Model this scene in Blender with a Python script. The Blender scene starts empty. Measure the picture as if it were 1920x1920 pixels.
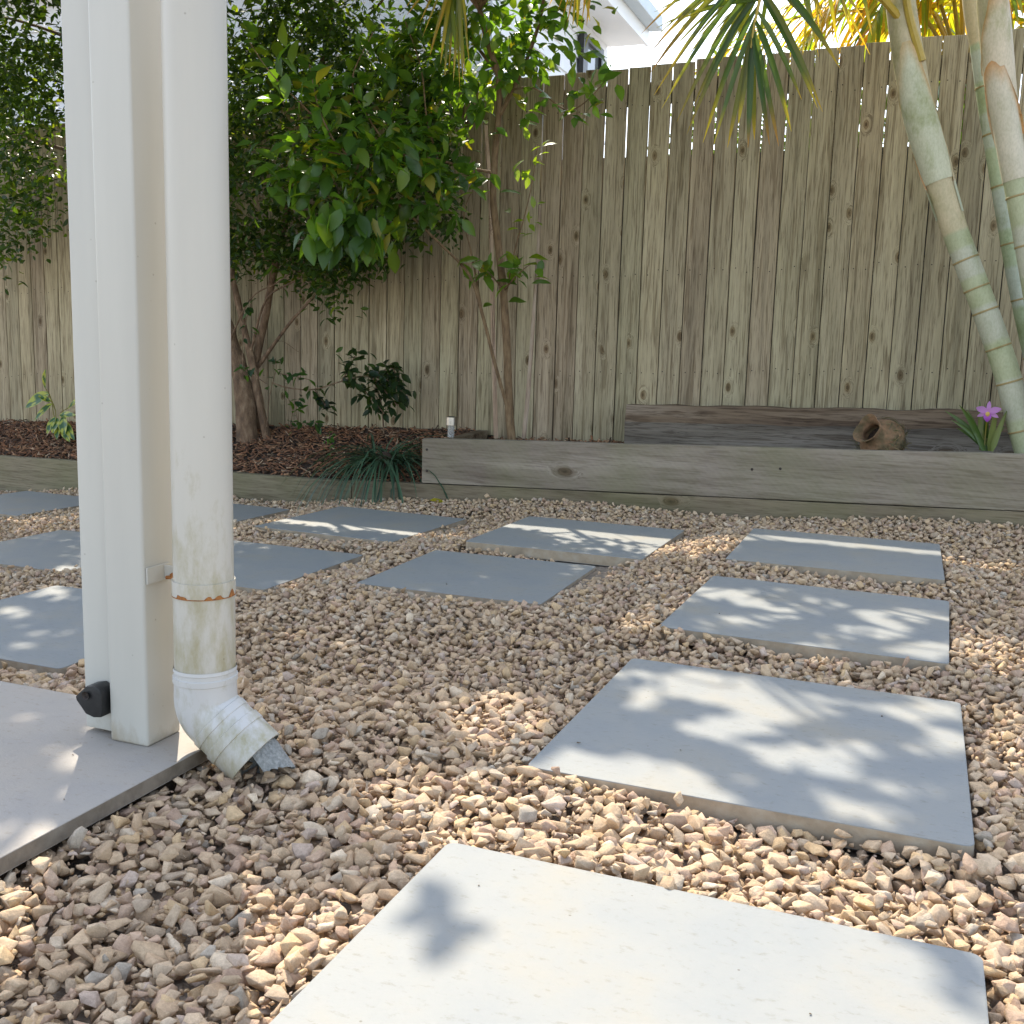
import bpy, bmesh, math, random
import numpy as np
from mathutils import Vector, Matrix, noise

# ------------------------------------------------------------------ camera, sky, sun, exposure
S = bpy.context.scene
COL = S.collection
F_PX, PITCH, ROLL, YAW, CAM_Z = 1969.48, 0.15559, 0.028715, 0.367893, 0.6
def cam_axes():
    cy, sy, cp, sp, cr, sr = math.cos(YAW), math.sin(YAW), math.cos(PITCH), math.sin(PITCH), math.cos(ROLL), math.sin(ROLL)
    f0 = np.array([-sy, cy, 0.]); r0 = np.array([cy, sy, 0.]); u0 = np.array([0, 0, 1.])
    f = f0*cp - u0*sp; u1 = u0*cp + f0*sp
    return r0*cr + u1*sr, u1*cr - r0*sr, f
RT, UP, FW = cam_axes()
CAM = np.array([0., 0., CAM_Z])
cd = bpy.data.cameras.new('camera'); cam = bpy.data.objects.new('camera', cd); COL.objects.link(cam)
cam.matrix_world = Matrix(((RT[0], UP[0], -FW[0], 0), (RT[1], UP[1], -FW[1], 0), (RT[2], UP[2], -FW[2], CAM_Z), (0, 0, 0, 1)))
cd.sensor_width = 36; cd.lens = F_PX*36/1920; cd.clip_start = 0.05; cd.clip_end = 500
S.camera = cam

SUN_AZ, SUN_EL = math.radians(37.0), math.radians(47.5)     # 37 deg left of the fence normal, behind the fence
SUN = np.array([-math.sin(SUN_AZ)*math.cos(SUN_EL), math.cos(SUN_AZ)*math.cos(SUN_EL), math.sin(SUN_EL)])
sd = bpy.data.lights.new('sun', 'SUN'); sd.energy = 2.4; sd.angle = math.radians(0.53); sd.color = (1.0, 0.90, 0.75)
sun = bpy.data.objects.new('sun', sd); COL.objects.link(sun)
sun.rotation_euler = Vector(SUN).to_track_quat('Z', 'Y').to_euler()
sun.location = (-4, 6, 8)
W = bpy.data.worlds.new('World'); S.world = W; W.use_nodes = True
nt = W.node_tree; bg = nt.nodes['Background']
sky = nt.nodes.new('ShaderNodeTexSky'); sky.sky_type = 'NISHITA'; sky.sun_disc = False
sky.sun_elevation = SUN_EL; sky.sun_rotation = -SUN_AZ
sky.air_density = 1.0; sky.dust_density = 1.6; sky.ozone_density = 1.0
hs = nt.nodes.new('ShaderNodeHueSaturation'); hs.inputs['Saturation'].default_value = 0.66
nt.links.new(sky.outputs[0], hs.inputs['Color']); nt.links.new(hs.outputs[0], bg.inputs[0]); bg.inputs[1].default_value = 0.15
S.view_settings.view_transform = 'Standard'; S.view_settings.look = 'None'
S.view_settings.exposure = 1.74; S.view_settings.gamma = 1.0
S.cycles.max_bounces = 8; S.cycles.diffuse_bounces = 5; S.cycles.transmission_bounces = 6; S.cycles.transparent_max_bounces = 8
S.cycles.sample_clamp_indirect = 8.0
try: S.cycles.use_denoising = True
except Exception: pass

# ------------------------------------------------------------------ picture-point helpers (survey points of the place)
def ray(px, py):
    d = (px-960)*RT - (py-960)*UP + F_PX*FW
    return d/np.linalg.norm(d)
def atY(px, py, Y):
    d = ray(px, py); return CAM + d*(Y/d[1])
def atZ(px, py, z):
    d = ray(px, py); return CAM + d*((z-CAM_Z)/d[2])
def project(P):
    d = np.asarray(P) - CAM; w = d@FW
    w = np.where(np.abs(w) < 1e-6, 1e-6, w)
    return 960+F_PX*(d@RT)/w, 960-F_PX*(d@UP)/w, w
rng = np.random.default_rng(7); random.seed(7)

# ------------------------------------------------------------------ mesh helpers
def np_mesh(name, V, faces, mats, parent=None, col=None, smooth=False, mat_idx=None):
    """V (n,3); faces: list of (m,k) int arrays."""
    V = np.asarray(V, np.float32)
    me = bpy.data.meshes.new(name)
    me.vertices.add(len(V)); me.vertices.foreach_set('co', V.ravel())
    loops = np.concatenate([np.asarray(f, np.int32).ravel() for f in faces])
    sizes = np.concatenate([np.full(len(f), np.asarray(f).shape[1], np.int32) for f in faces])
    starts = np.concatenate([[0], np.cumsum(sizes)[:-1]]).astype(np.int32)
    me.loops.add(len(loops)); me.loops.foreach_set('vertex_index', loops)
    me.polygons.add(len(sizes)); me.polygons.foreach_set('loop_start', starts)
    if smooth: me.polygons.foreach_set('use_smooth', np.ones(len(sizes), bool))
    if not isinstance(mats, (list, tuple)): mats = [mats]
    for m in mats: me.materials.append(m)
    if mat_idx is not None: me.polygons.foreach_set('material_index', np.asarray(mat_idx, np.int32))
    if col is not None:
        a = me.color_attributes.new('Col', 'FLOAT_COLOR', 'POINT')
        c = np.ones((len(V), 4), np.float32); c[:, :3] = col
        a.data.foreach_set('color', c.ravel())
    me.update(calc_edges=True); me.validate()
    o = bpy.data.objects.new(name, me); COL.objects.link(o)
    if parent: o.parent = parent; o.matrix_parent_inverse = parent.matrix_world.inverted() if False else Matrix.Translation(-Vector(parent.location))
    return o

class MB:
    """collects shapes; builds ONE mesh object"""
    def __init__(s): s.V = []; s.Q = []; s.T = []; s.N = []; s.C = []; s.n = 0; s.mi = {}
    def add(s, V, faces, col=(1, 1, 1), mi=0):
        V = np.asarray(V, float); s.V.append(V)
        c = np.asarray(col, float)
        s.C.append(np.tile(c, (len(V), 1)) if c.ndim == 1 else c)
        for f in faces: s.N.append((tuple(int(i)+s.n for i in f), mi))
        s.n += len(V)
    def box(s, lo, hi, col=(1, 1, 1), M=None, mi=0):
        x0, y0, z0 = lo; x1, y1, z1 = hi
        V = np.array([(x0,y0,z0),(x1,y0,z0),(x1,y1,z0),(x0,y1,z0),(x0,y0,z1),(x1,y0,z1),(x1,y1,z1),(x0,y1,z1)], float)
        if M is not None: V = np.array([M @ Vector(v) for v in V])
        s.hexa(V, col, mi)
    def hexa(s, V, col=(1, 1, 1), mi=0):
        s.add(V, [(0,3,2,1),(4,5,6,7),(0,1,5,4),(1,2,6,5),(2,3,7,6),(3,0,4,7)], col, mi)
    def tube(s, P, R, n=10, col=(1, 1, 1), cap=True, mi=0, wob=0.0, close_start=True):
        P = [Vector(p) for p in P]
        if np.isscalar(R): R = [R]*len(P)
        V = []; prev = None
        for i, p in enumerate(P):
            t = (P[min(i+1, len(P)-1)]-P[max(i-1, 0)]).normalized()
            if prev is None:
                a = Vector((0, 0, 1)) if abs(t.z) < 0.9 else Vector((1, 0, 0))
                a = (a - t*a.dot(t)).normalized()
            else: a = (prev - t*prev.dot(t)).normalized()
            prev = a; b = t.cross(a)
            for k in range(n):
                an = 2*math.pi*k/n; r = R[i]*(1+wob*(noise.noise(Vector((p.x*9+math.cos(an), p.y*9+math.sin(an), p.z*9)))))
                V.append(p+a*math.cos(an)*r+b*math.sin(an)*r)
        F = [(i*n+k, i*n+(k+1) % n, (i+1)*n+(k+1) % n, (i+1)*n+k) for i in range(len(P)-1) for k in range(n)]
        if cap:
            if close_start: F.append(tuple(range(n-1, -1, -1)))
            F.append(tuple(range((len(P)-1)*n, len(P)*n)))
        s.add(np.array([tuple(v) for v in V]), F, col, mi)
    def lathe(s, prof, n=24, M=None, col=(1, 1, 1), mi=0, f=None):
        V = []
        for (r, z) in prof:
            for k in range(n):
                an = 2*math.pi*k/n; v = Vector((r*math.cos(an), r*math.sin(an), z))
                if f: v = f(v, an, r, z)
                V.append(M @ v if M is not None else v)
        m = len(prof)
        F = [(i*n+k, i*n+(k+1) % n, (i+1)*n+(k+1) % n, (i+1)*n+k) for i in range(m-1) for k in range(n)]
        s.add(np.array([tuple(v) for v in V]), F, col, mi)
    def build(s, name, mats, parent=None, smooth=False, bevel=0, seg=2):
        V = np.concatenate(s.V)
        me = bpy.data.meshes.new(name); me.from_pydata([tuple(v) for v in V], [], [f for f, m in s.N])
        if not isinstance(mats, (list, tuple)): mats = [mats]
        for m in mats: me.materials.append(m)
        me.polygons.foreach_set('material_index', np.array([m for f, m in s.N], np.int32))
        a = me.color_attributes.new('Col', 'FLOAT_COLOR', 'POINT')
        c = np.ones((len(V), 4), np.float32); c[:, :3] = np.concatenate(s.C); a.data.foreach_set('color', c.ravel())
        if bevel or smooth:
            bm = bmesh.new(); bm.from_mesh(me)
            bmesh.ops.recalc_face_normals(bm, faces=bm.faces)
            if bevel:
                ed = [e for e in bm.edges if len(e.link_faces) == 2 and e.calc_face_angle(0) > 0.6]
                bmesh.ops.bevel(bm, geom=ed, offset=bevel, segments=seg, affect='EDGES', profile=0.6, clamp_overlap=True)
            if smooth:
                for f in bm.faces: f.smooth = True
                for e in bm.edges:
                    if len(e.link_faces) == 2 and e.calc_face_angle(0) > 0.7: e.smooth = False
            bm.to_mesh(me); bm.free()
        me.update()
        o = bpy.data.objects.new(name, me); COL.objects.link(o)
        if parent: o.parent = parent; o.matrix_parent_inverse = Matrix.Translation(-Vector(parent.location))
        return o
def tag(o, label=None, cat=None, group=None, kind=None):
    if label: o['label'] = label
    if cat: o['category'] = cat
    if group: o['group'] = group
    if kind: o['kind'] = kind
    return o
def thing(name, loc, label, cat, group=None):
    o = bpy.data.objects.new(name, None); o.empty_display_size = 0.1; o.location = tuple(float(c) for c in loc); COL.objects.link(o)
    return tag(o, label, cat, group)

# ------------------------------------------------------------------ materials
def nodes(name):
    m = bpy.data.materials.new(name); m.use_nodes = True
    return m, m.node_tree.nodes, m.node_tree.links, m.node_tree.nodes['Principled BSDF']
def ramp(N, stops, interp='LINEAR'):
    r = N.new('ShaderNodeValToRGB'); r.color_ramp.interpolation = interp
    el = r.color_ramp.elements
    el[0].position, el[0].color = stops[0][0], (*stops[0][1], 1)
    el[1].position, el[1].color = stops[-1][0], (*stops[-1][1], 1)
    for p, c in stops[1:-1]:
        e = el.new(p); e.color = (*c, 1)
    return r
def coords(N, L, scale=(1, 1, 1), kind='Object', off=None):
    tc = N.new('ShaderNodeTexCoord'); mp = N.new('ShaderNodeMapping'); mp.inputs['Scale'].default_value = scale
    if off is not None:
        ad = N.new('ShaderNodeVectorMath'); ad.operation = 'ADD'
        L.new(tc.outputs[kind], ad.inputs[0]); L.new(off, ad.inputs[1]); L.new(ad.outputs[0], mp.inputs['Vector'])
    else: L.new(tc.outputs[kind], mp.inputs['Vector'])
    return mp.outputs[0]
def noise_tex(N, L, vec, scale, detail=5, rough=0.55, dist=0.0):
    n = N.new('ShaderNodeTexNoise'); L.new(vec, n.inputs['Vector'])
    n.inputs['Scale'].default_value = scale; n.inputs['Detail'].default_value = detail
    n.inputs['Roughness'].default_value = rough; n.inputs['Distortion'].default_value = dist
    return n
def mixc(N, L, fac, a, b, mode='MIX'):
    m = N.new('ShaderNodeMix'); m.data_type = 'RGBA'; m.blend_type = mode
    for sock, v in ((m.inputs[0], fac), (m.inputs[6], a), (m.inputs[7], b)):
        if hasattr(v, 'links'): L.new(v, sock)
        elif isinstance(v, (int, float)): sock.default_value = v
        else: sock.default_value = (*v, 1)
    return m.outputs[2]
def bump(N, L, B, height, strength=0.3, dist=0.01):
    b = N.new('ShaderNodeBump'); b.inputs['Strength'].default_value = strength; b.inputs['Distance'].default_value = dist
    L.new(height, b.inputs['Height']); L.new(b.outputs[0], B.inputs['Normal'])
def simple(name, stops, scale=20, rough=0.6, bmp=0.2, bd=0.004, stretch=(1, 1, 1), detail=6, attr=False, spec=0.5, metal=0.0, contrast_noise=None):
    m, N, L, B = nodes(name)
    v = coords(N, L, stretch)
    n = noise_tex(N, L, v, scale, detail)
    r = ramp(N, stops); L.new(n.outputs['Fac'], r.inputs[0])
    c = r.outputs[0]
    if attr:
        a = N.new('ShaderNodeVertexColor'); a.layer_name = 'Col'
        c = mixc(N, L, 1.0, c, a.outputs[0], 'MULTIPLY')
    L.new(c, B.inputs['Base Color'])
    B.inputs['Roughness'].default_value = rough; B.inputs['Specular IOR Level'].default_value = spec; B.inputs['Metallic'].default_value = metal
    if bmp:
        n2 = noise_tex(N, L, v, scale*3, 6); bump(N, L, B, n2.outputs['Fac'], bmp, bd)
    return m
def wood(name, base, dark, light, axis='Z', rough=0.8, knots=True, green=0.0, saw=False, grain=1.0, cf=1.0):
    """weathered timber; the grain runs along axis, boards shift by their own colour attribute"""
    m, N, L, B = nodes(name)
    a = N.new('ShaderNodeVertexColor'); a.layer_name = 'Col'
    off = N.new('ShaderNodeVectorMath'); off.operation = 'SCALE'; L.new(a.outputs[0], off.inputs[0]); off.inputs['Scale'].default_value = 37.0
    st = {'Z': (1, 1, 0.045), 'X': (0.05, 1, 1)}[axis]
    st2 = {'Z': (1, 0.3, 0.55), 'X': (0.5, 0.3, 1)}[axis]
    v = coords(N, L, st, off=off.outputs[0])
    vk = coords(N, L, st2, off=off.outputs[0])
    # knots
    sxyz = N.new('ShaderNodeSeparateXYZ'); L.new(vk, sxyz.inputs[0]); cxyz = N.new('ShaderNodeCombineXYZ'); L.new(sxyz.outputs[0], cxyz.inputs[0]); L.new(sxyz.outputs[2], cxyz.inputs[1])
    vor = N.new('ShaderNodeTexVoronoi'); vor.voronoi_dimensions = '2D'; L.new(cxyz.outputs[0], vor.inputs['Vector']); vor.inputs['Scale'].default_value = 12.0 if axis == 'Z' else 8.0
    vsep = N.new('ShaderNodeSeparateColor'); L.new(vor.outputs['Color'], vsep.inputs[0])
    some = N.new('ShaderNodeMath'); some.operation = 'LESS_THAN'; L.new(vsep.outputs[0], some.inputs[0]); some.inputs[1].default_value = 0.11 if axis == 'Z' else 0.045
    far_ = N.new('ShaderNodeMath'); far_.operation = 'SUBTRACT'; far_.inputs[0].default_value = 1.0; L.new(some.outputs[0], far_.inputs[1])
    kdn = N.new('ShaderNodeMath'); kdn.operation = 'ADD'; L.new(vor.outputs['Distance'], kdn.inputs[0]); L.new(far_.outputs[0], kdn.inputs[1])
    kd = kdn.outputs[0]
    warp = N.new('ShaderNodeMapRange'); L.new(kd, warp.inputs[0]); warp.inputs[1].default_value = 0.0; warp.inputs[2].default_value = 0.35
    warp.inputs[3].default_value = 0.05; warp.inputs[4].default_value = 0.0
    addv = N.new('ShaderNodeVectorMath'); addv.operation = 'ADD'; L.new(v, addv.inputs[0]); L.new(warp.outputs[0], addv.inputs[1])
    big = noise_tex(N, L, addv.outputs[0], 14*grain, 3, 0.5, 0.6)
    fine = noise_tex(N, L, addv.outputs[0], 190*grain, 4, 0.65, 0.2)
    wv = N.new('ShaderNodeTexNoise'); L.new(addv.outputs[0], wv.inputs['Vector']); wv.inputs['Scale'].default_value = 45*grain; wv.inputs['Detail'].default_value = 2; wv.inputs['Distortion'].default_value = 1.2
    r = ramp(N, [(0.28, dark), (0.5, base), (0.72, light)]); L.new(big.outputs['Fac'], r.inputs[0])
    rf = ramp(N, [(0.36, (0.42, 0.38, 0.34)), (0.48, (0.95, 0.95, 0.95)), (0.7, (1.2, 1.2, 1.17))]); L.new(fine.outputs['Fac'], rf.inputs[0])
    rw = ramp(N, [(0.37, (0.50, 0.45, 0.40)), (0.45, (0.95, 0.95, 0.95)), (1, (1.08, 1.08, 1.06))]); L.new(wv.outputs['Fac'], rw.inputs[0])
    c = mixc(N, L, 0.85*cf, r.outputs[0], rf.outputs[0], 'MULTIPLY')
    c = mixc(N, L, 0.75*cf, c, rw.outputs[0], 'MULTIPLY')
    # board tint kept in the attribute too
    tint = ramp(N, [(0.0, (0.95, 0.86, 0.83)), (0.35, (0.98, 0.97, 0.9)), (0.7, (0.96, 0.97, 0.88)), (1.0, (1.12, 1.08, 0.98))])
    sep = N.new('ShaderNodeSeparateColor'); L.new(a.outputs[0], sep.inputs[0]); L.new(sep.outputs[0], tint.inputs[0])
    c = mixc(N, L, 1.0, c, tint.outputs[0], 'MULTIPLY')
    if knots:
        rk = ramp(N, [(0.0, (0.15, 0.10, 0.07)), (0.05, (0.33, 0.25, 0.18)), (0.09, (0.55, 0.46, 0.37)), (0.115, (0.5, 0.42, 0.34)), (0.16, (0.92, 0.89, 0.85)), (0.22, (1, 1, 1))]); L.new(kd, rk.inputs[0])
        c = mixc(N, L, 0.9, c, rk.outputs[0], 'MULTIPLY')
    if green:
        vg = coords(N, L, (1, 1, 0.5)); ng = noise_tex(N, L, vg, 3.2, 5, 0.6)
        rg = ramp(N, [(0.42, (0, 0, 0)), (0.66, (green, green, green))]); L.new(ng.outputs['Fac'], rg.inputs[0])
        c = mixc(N, L, rg.outputs[0], c, (0.17, 0.18, 0.07))
    L.new(c, B.inputs['Base Color']); B.inputs['Roughness'].default_value = rough; B.inputs['Specular IOR Level'].default_value = 0.25
    ad = N.new('ShaderNodeMath'); ad.operation = 'ADD'; L.new(fine.outputs['Fac'], ad.inputs[0]); L.new(wv.outputs['Fac'], ad.inputs[1])
    h = ad.outputs[0]
    if saw:
        vs = coords(N, L, (1, 1, 1)); wt = N.new('ShaderNodeTexWave'); wt.wave_type = 'BANDS'; wt.bands_direction = 'DIAGONAL'
        L.new(vs, wt.inputs['Vector']); wt.inputs['Scale'].default_value = 22; wt.inputs['Distortion'].default_value = 0.6
        sc = N.new('ShaderNodeMath'); sc.operation = 'MULTIPLY_ADD'; L.new(wt.outputs['Fac'], sc.inputs[0]); sc.inputs[1].default_value = 0.25; L.new(h, sc.inputs[2]); h = sc.outputs[0]
    bump(N, L, B, h, 0.5, 0.004)
    return m
def leafmat(name, rough=0.35, trans=0.4, tcol=(1.6, 2.2, 0.5), spec=0.5, vein=True):
    m, N, L, B = nodes(name)
    a = N.new('ShaderNodeVertexColor'); a.layer_name = 'Col'
    L.new(a.outputs[0], B.inputs['Base Color']); B.inputs['Roughness'].default_value = rough; B.inputs['Specular IOR Level'].default_value = spec
    t = N.new('ShaderNodeBsdfTranslucent')
    L.new(mixc(N, L, 1.0, a.outputs[0], tcol, 'MULTIPLY'), t.inputs['Color'])
    mx = N.new('ShaderNodeMixShader'); mx.inputs[0].default_value = trans
    L.new(B.outputs[0], mx.inputs[1]); L.new(t.outputs[0], mx.inputs[2])
    out = [n for n in N if n.type == 'OUTPUT_MATERIAL'][0]; L.new(mx.outputs[0], out.inputs['Surface'])
    return m

def stone_mat():
    m, N, L, B = nodes('crushed_stone')
    a = N.new('ShaderNodeVertexColor'); a.layer_name = 'Col'
    v = coords(N, L, (1, 1, 1))
    n = noise_tex(N, L, v, 130, 6, 0.65); r = ramp(N, [(0.3, (0.74, 0.72, 0.70)), (0.55, (1, 1, 1)), (0.78, (1.14, 1.13, 1.10))]); L.new(n.outputs['Fac'], r.inputs[0])
    n3 = noise_tex(N, L, v, 620, 3, 0.6); r3 = ramp(N, [(0.3, (0.84, 0.83, 0.82)), (0.6, (1.05, 1.05, 1.05))]); L.new(n3.outputs['Fac'], r3.inputs[0])
    c = mixc(N, L, 0.9, a.outputs[0], r.outputs[0], 'MULTIPLY'); c = mixc(N, L, 0.8, c, r3.outputs[0], 'MULTIPLY')
    L.new(c, B.inputs['Base Color']); B.inputs['Roughness'].default_value = 0.88; B.inputs['Specular IOR Level'].default_value = 0.25
    n2 = noise_tex(N, L, v, 260, 8, 0.7); bump(N, L, B, n2.outputs['Fac'], 0.6, 0.004)
    return m
def paver_mat(name, base, warm, grey):
    m, N, L, B = nodes(name)
    oi = N.new('ShaderNodeObjectInfo'); sh = N.new('ShaderNodeVectorMath'); sh.operation = 'SCALE'
    cx = N.new('ShaderNodeCombineXYZ'); L.new(oi.outputs['Random'], cx.inputs[0]); L.new(oi.outputs['Random'], cx.inputs[1])
    L.new(cx.outputs[0], sh.inputs[0]); sh.inputs['Scale'].default_value = 17
    v = coords(N, L, (1, 1, 1), off=sh.outputs[0]); vs = coords(N, L, (0.75, 1.3, 1), off=sh.outputs[0])
    n = noise_tex(N, L, v, 5.5, 6, 0.6); r = ramp(N, [(0.34, grey), (0.52, base), (0.74, warm)]); L.new(n.outputs['Fac'], r.inputs[0])
    n2 = noise_tex(N, L, vs, 70, 5, 0.7); r2 = ramp(N, [(0.30, (0.70, 0.64, 0.54)), (0.43, (1, 1, 1)), (0.8, (1.03, 1.03, 1.03))]); L.new(n2.outputs['Fac'], r2.inputs[0])
    c = mixc(N, L, 0.6, r.outputs[0], r2.outputs[0], 'MULTIPLY')
    vo = N.new('ShaderNodeTexVoronoi'); L.new(v, vo.inputs['Vector']); vo.inputs['Scale'].default_value = 34
    r3 = ramp(N, [(0.0, (0.45, 0.38, 0.3)), (0.035, (0.55, 0.48, 0.4)), (0.06, (1, 1, 1))]); L.new(vo.outputs['Distance'], r3.inputs[0])
    n4 = noise_tex(N, L, v, 9, 2); g4 = ramp(N, [(0.50, (0, 0, 0)), (0.56, (0.85, 0.85, 0.85))]); L.new(n4.outputs['Fac'], g4.inputs[0])
    c = mixc(N, L, g4.outputs[0], c, mixc(N, L, 1.0, c, r3.outputs[0], 'MULTIPLY'))
    L.new(c, B.inputs['Base Color']); B.inputs['Roughness'].default_value = 0.68; B.inputs['Specular IOR Level'].default_value = 0.4
    n5 = noise_tex(N, L, vs, 160, 6, 0.7); bump(N, L, B, n5.outputs['Fac'], 0.35, 0.002)
    return m
def paint_mat(name, base, dirt, z0, z1, amount, rough=0.4, scale=30):
    """white paint that carries grime near the ground (a stain with its own shape)"""
    m, N, L, B = nodes(name)
    v = coords(N, L, (1, 1, 0.4)); n = noise_tex(N, L, v, scale, 7, 0.7)
    tc = N.new('ShaderNodeTexCoord'); sp = N.new('ShaderNodeSeparateXYZ')
    geo = N.new('ShaderNodeNewGeometry'); L.new(geo.outputs['Position'], sp.inputs[0])
    mr = N.new('ShaderNodeMapRange'); L.new(sp.outputs[2], mr.inputs[0]); mr.inputs[1].default_value = z0; mr.inputs[2].default_value = z1
    mr.inputs[3].default_value = 1.0; mr.inputs[4].default_value = 0.0
    ml = N.new('ShaderNodeMath'); ml.operation = 'MULTIPLY_ADD'; L.new(mr.outputs[0], ml.inputs[0]); ml.inputs[1].default_value = 0.40; L.new(n.outputs['Fac'], ml.inputs[2])
    r = ramp(N, [(0.70, (0, 0, 0)), (1.0, (amount, amount, amount))]); L.new(ml.outputs[0], r.inputs[0])
    v2 = coords(N, L, (1, 1, 0.12)); n2 = noise_tex(N, L, v2, 14, 4); r2 = ramp(N, [(0.35, tuple(b*0.93 for b in base)), (0.65, base)]); L.new(n2.outputs['Fac'], r2.inputs[0])
    c = mixc(N, L, r.outputs[0], r2.outputs[0], dirt)
    vo = N.new('ShaderNodeTexVoronoi'); L.new(coords(N, L), vo.inputs['Vector']); vo.inputs['Scale'].default_value = 26
    r3 = ramp(N, [(0.0, (0.3, 0.27, 0.22)), (0.03, (0.5, 0.46, 0.4)), (0.05, (1, 1, 1))]); L.new(vo.outputs['Distance'], r3.inputs[0])
    c = mixc(N, L, 0.5, c, r3.outputs[0], 'MULTIPLY')
    L.new(c, B.inputs['Base Color']); B.inputs['Roughness'].default_value = rough
    bump(N, L, B, n.outputs['Fac'], 0.06, 0.002)
    return m

M = {}
M['stone'] = stone_mat()
M['paver'] = paver_mat('pale_paver', (0.248, 0.254, 0.240), (0.278, 0.262, 0.218), (0.226, 0.239, 0.236))
M['paver_edge'] = simple('dusty_bounce_paver_edge', [(0.3, (0.24, 0.19, 0.13)), (0.5, (0.34, 0.27, 0.185)), (0.7, (0.38, 0.33, 0.25))], 26, 0.85, 0.5, 0.003)  # tan sides: dusty stain plus warm bounce light put into the colour
M['patio'] = paver_mat('patio_tile', (0.33, 0.30, 0.26), (0.35, 0.305, 0.255), (0.30, 0.28, 0.255))
M['patio_edge'] = simple('shaded_tile_edge', [(0.3, (0.13, 0.105, 0.075)), (0.5, (0.19, 0.155, 0.115)), (0.7, (0.24, 0.20, 0.15))], 30, 0.9, 0.5, 0.003)  # slab sides darkened, the shadow on them is part of this colour
M['ground'] = simple('gravel_bed', [(0.3, (0.16, 0.125, 0.09)), (0.6, (0.30, 0.24, 0.18)), (0.8, (0.4, 0.33, 0.25))], 60, 0.95, 0.8, 0.01)
M['lawn'] = simple('neighbour_paving', [(0.3, (0.26, 0.25, 0.235)), (0.7, (0.34, 0.33, 0.31))], 40, 0.95, 0.8, 0.01)
M['paling'] = wood('weathered_paling', (0.375, 0.318, 0.218), (0.255, 0.215, 0.148), (0.465, 0.40, 0.285), 'Z', green=0.10, cf=0.88)
M['rail'] = wood('fence_rail', (0.24, 0.21, 0.15), (0.15, 0.13, 0.09), (0.3, 0.27, 0.2), 'X', knots=False)
M['backwall'] = simple('dark_wall_paint', [(0.3, (0.035, 0.04, 0.05)), (0.7, (0.06, 0.065, 0.075))], 6, 0.6, 0.05, 0.002)
M['nail'] = simple('rusty_nail', [(0.3, (0.02, 0.015, 0.012)), (0.7, (0.05, 0.035, 0.025))], 200, 0.8, 0)
M['sleeper'] = wood('grey_sleeper', (0.27, 0.245, 0.195), (0.19, 0.165, 0.13), (0.36, 0.33, 0.275), 'X', saw=True, green=0.3, grain=0.7, cf=0.5)
M['lowsleeper'] = wood('damp_sleeper', (0.225, 0.195, 0.135), (0.15, 0.13, 0.085), (0.30, 0.25, 0.18), 'X', green=0.28, grain=0.7, cf=0.6)
M['oldsleeper'] = wood('old_hardwood', (0.17, 0.125, 0.085), (0.07, 0.045, 0.03), (0.27, 0.22, 0.17), 'X', grain=0.8)
M['oldgrey'] = wood('old_grey_hardwood', (0.17, 0.15, 0.125), (0.075, 0.062, 0.05), (0.26, 0.235, 0.205), 'X', grain=0.8)
M['mulch'] = simple('bark_chip', [(0.3, (0.6, 0.55, 0.5)), (0.7, (1.1, 1.05, 1.0))], 90, 0.9, 0.5, 0.003, attr=True)
M['soil'] = simple('dark_soil', [(0.3, (0.02, 0.013, 0.008)), (0.7, (0.07, 0.042, 0.025))], 50, 0.95, 0.8, 0.01)
M['post'] = paint_mat('white_post_paint', (0.515, 0.495, 0.432), (0.30, 0.24, 0.15), 0.0, 0.05, 0.7, 0.38)
M['pipe'] = paint_mat('white_pipe', (0.52, 0.488, 0.415), (0.31, 0.265, 0.13), 0.06, 0.62, 0.85, 0.42, 34)
M['elbow'] = paint_mat('white_pvc_elbow', (0.55, 0.535, 0.50), (0.30, 0.265, 0.13), -0.02, 0.20, 0.85, 0.42, 40)
M['black'] = simple('black_rubber_and_shade', [(0.3, (0.006, 0.006, 0.006)), (0.7, (0.018, 0.017, 0.016))], 90, 0.45, 0.2, 0.001)
M['rust'] = simple('rust', [(0.3, (0.16, 0.05, 0.012)), (0.7, (0.42, 0.17, 0.04))], 220, 0.85, 0.4, 0.001)
M['fabric'] = simple('grey_pipe_sock', [(0.3, (0.17, 0.175, 0.165)), (0.7, (0.36, 0.365, 0.34))], 240, 0.95, 0.8, 0.002)
M['bark'] = simple('brown_bark', [(0.25, (0.07, 0.045, 0.027)), (0.5, (0.17, 0.105, 0.06)), (0.75, (0.30, 0.21, 0.13))], 38, 0.9, 0.9, 0.01, (1, 1, 0.45))
M['citrusbark'] = simple('citrus_bark', [(0.25, (0.08, 0.05, 0.025)), (0.5, (0.17, 0.105, 0.05)), (0.75, (0.26, 0.18, 0.095))], 60, 0.85, 0.6, 0.005, (1, 1, 0.3))
M['stake'] = wood('pale_stake', (0.50, 0.37, 0.28), (0.36, 0.25, 0.18), (0.58, 0.47, 0.37), 'Z', knots=False)
M['bamboo'] = simple('weathered_cane', [(0.3, (0.12, 0.085, 0.06)), (0.5, (0.30, 0.22, 0.15)), (0.7, (0.4, 0.32, 0.24))], 30, 0.8, 0.5, 0.004, (1, 1, 0.2))
M['lemonleaf'] = leafmat('citrus_leaf', 0.33, 0.52, (2.9, 2.7, 0.6))
M['darkleaf'] = leafmat('dark_leaf', 0.34, 0.48, (3.6, 3.1, 0.5), spec=0.32)
M['palmleaf'] = leafmat('palm_leaflet', 0.33, 0.48, (2.2, 2.1, 0.5))
M['grassleaf'] = leafmat('strap_leaf', 0.4, 0.2, (1.5, 1.7, 0.6))
M['gingerleaf'] = leafmat('variegated_leaf', 0.35, 0.3, (1.4, 1.6, 0.6))
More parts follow.
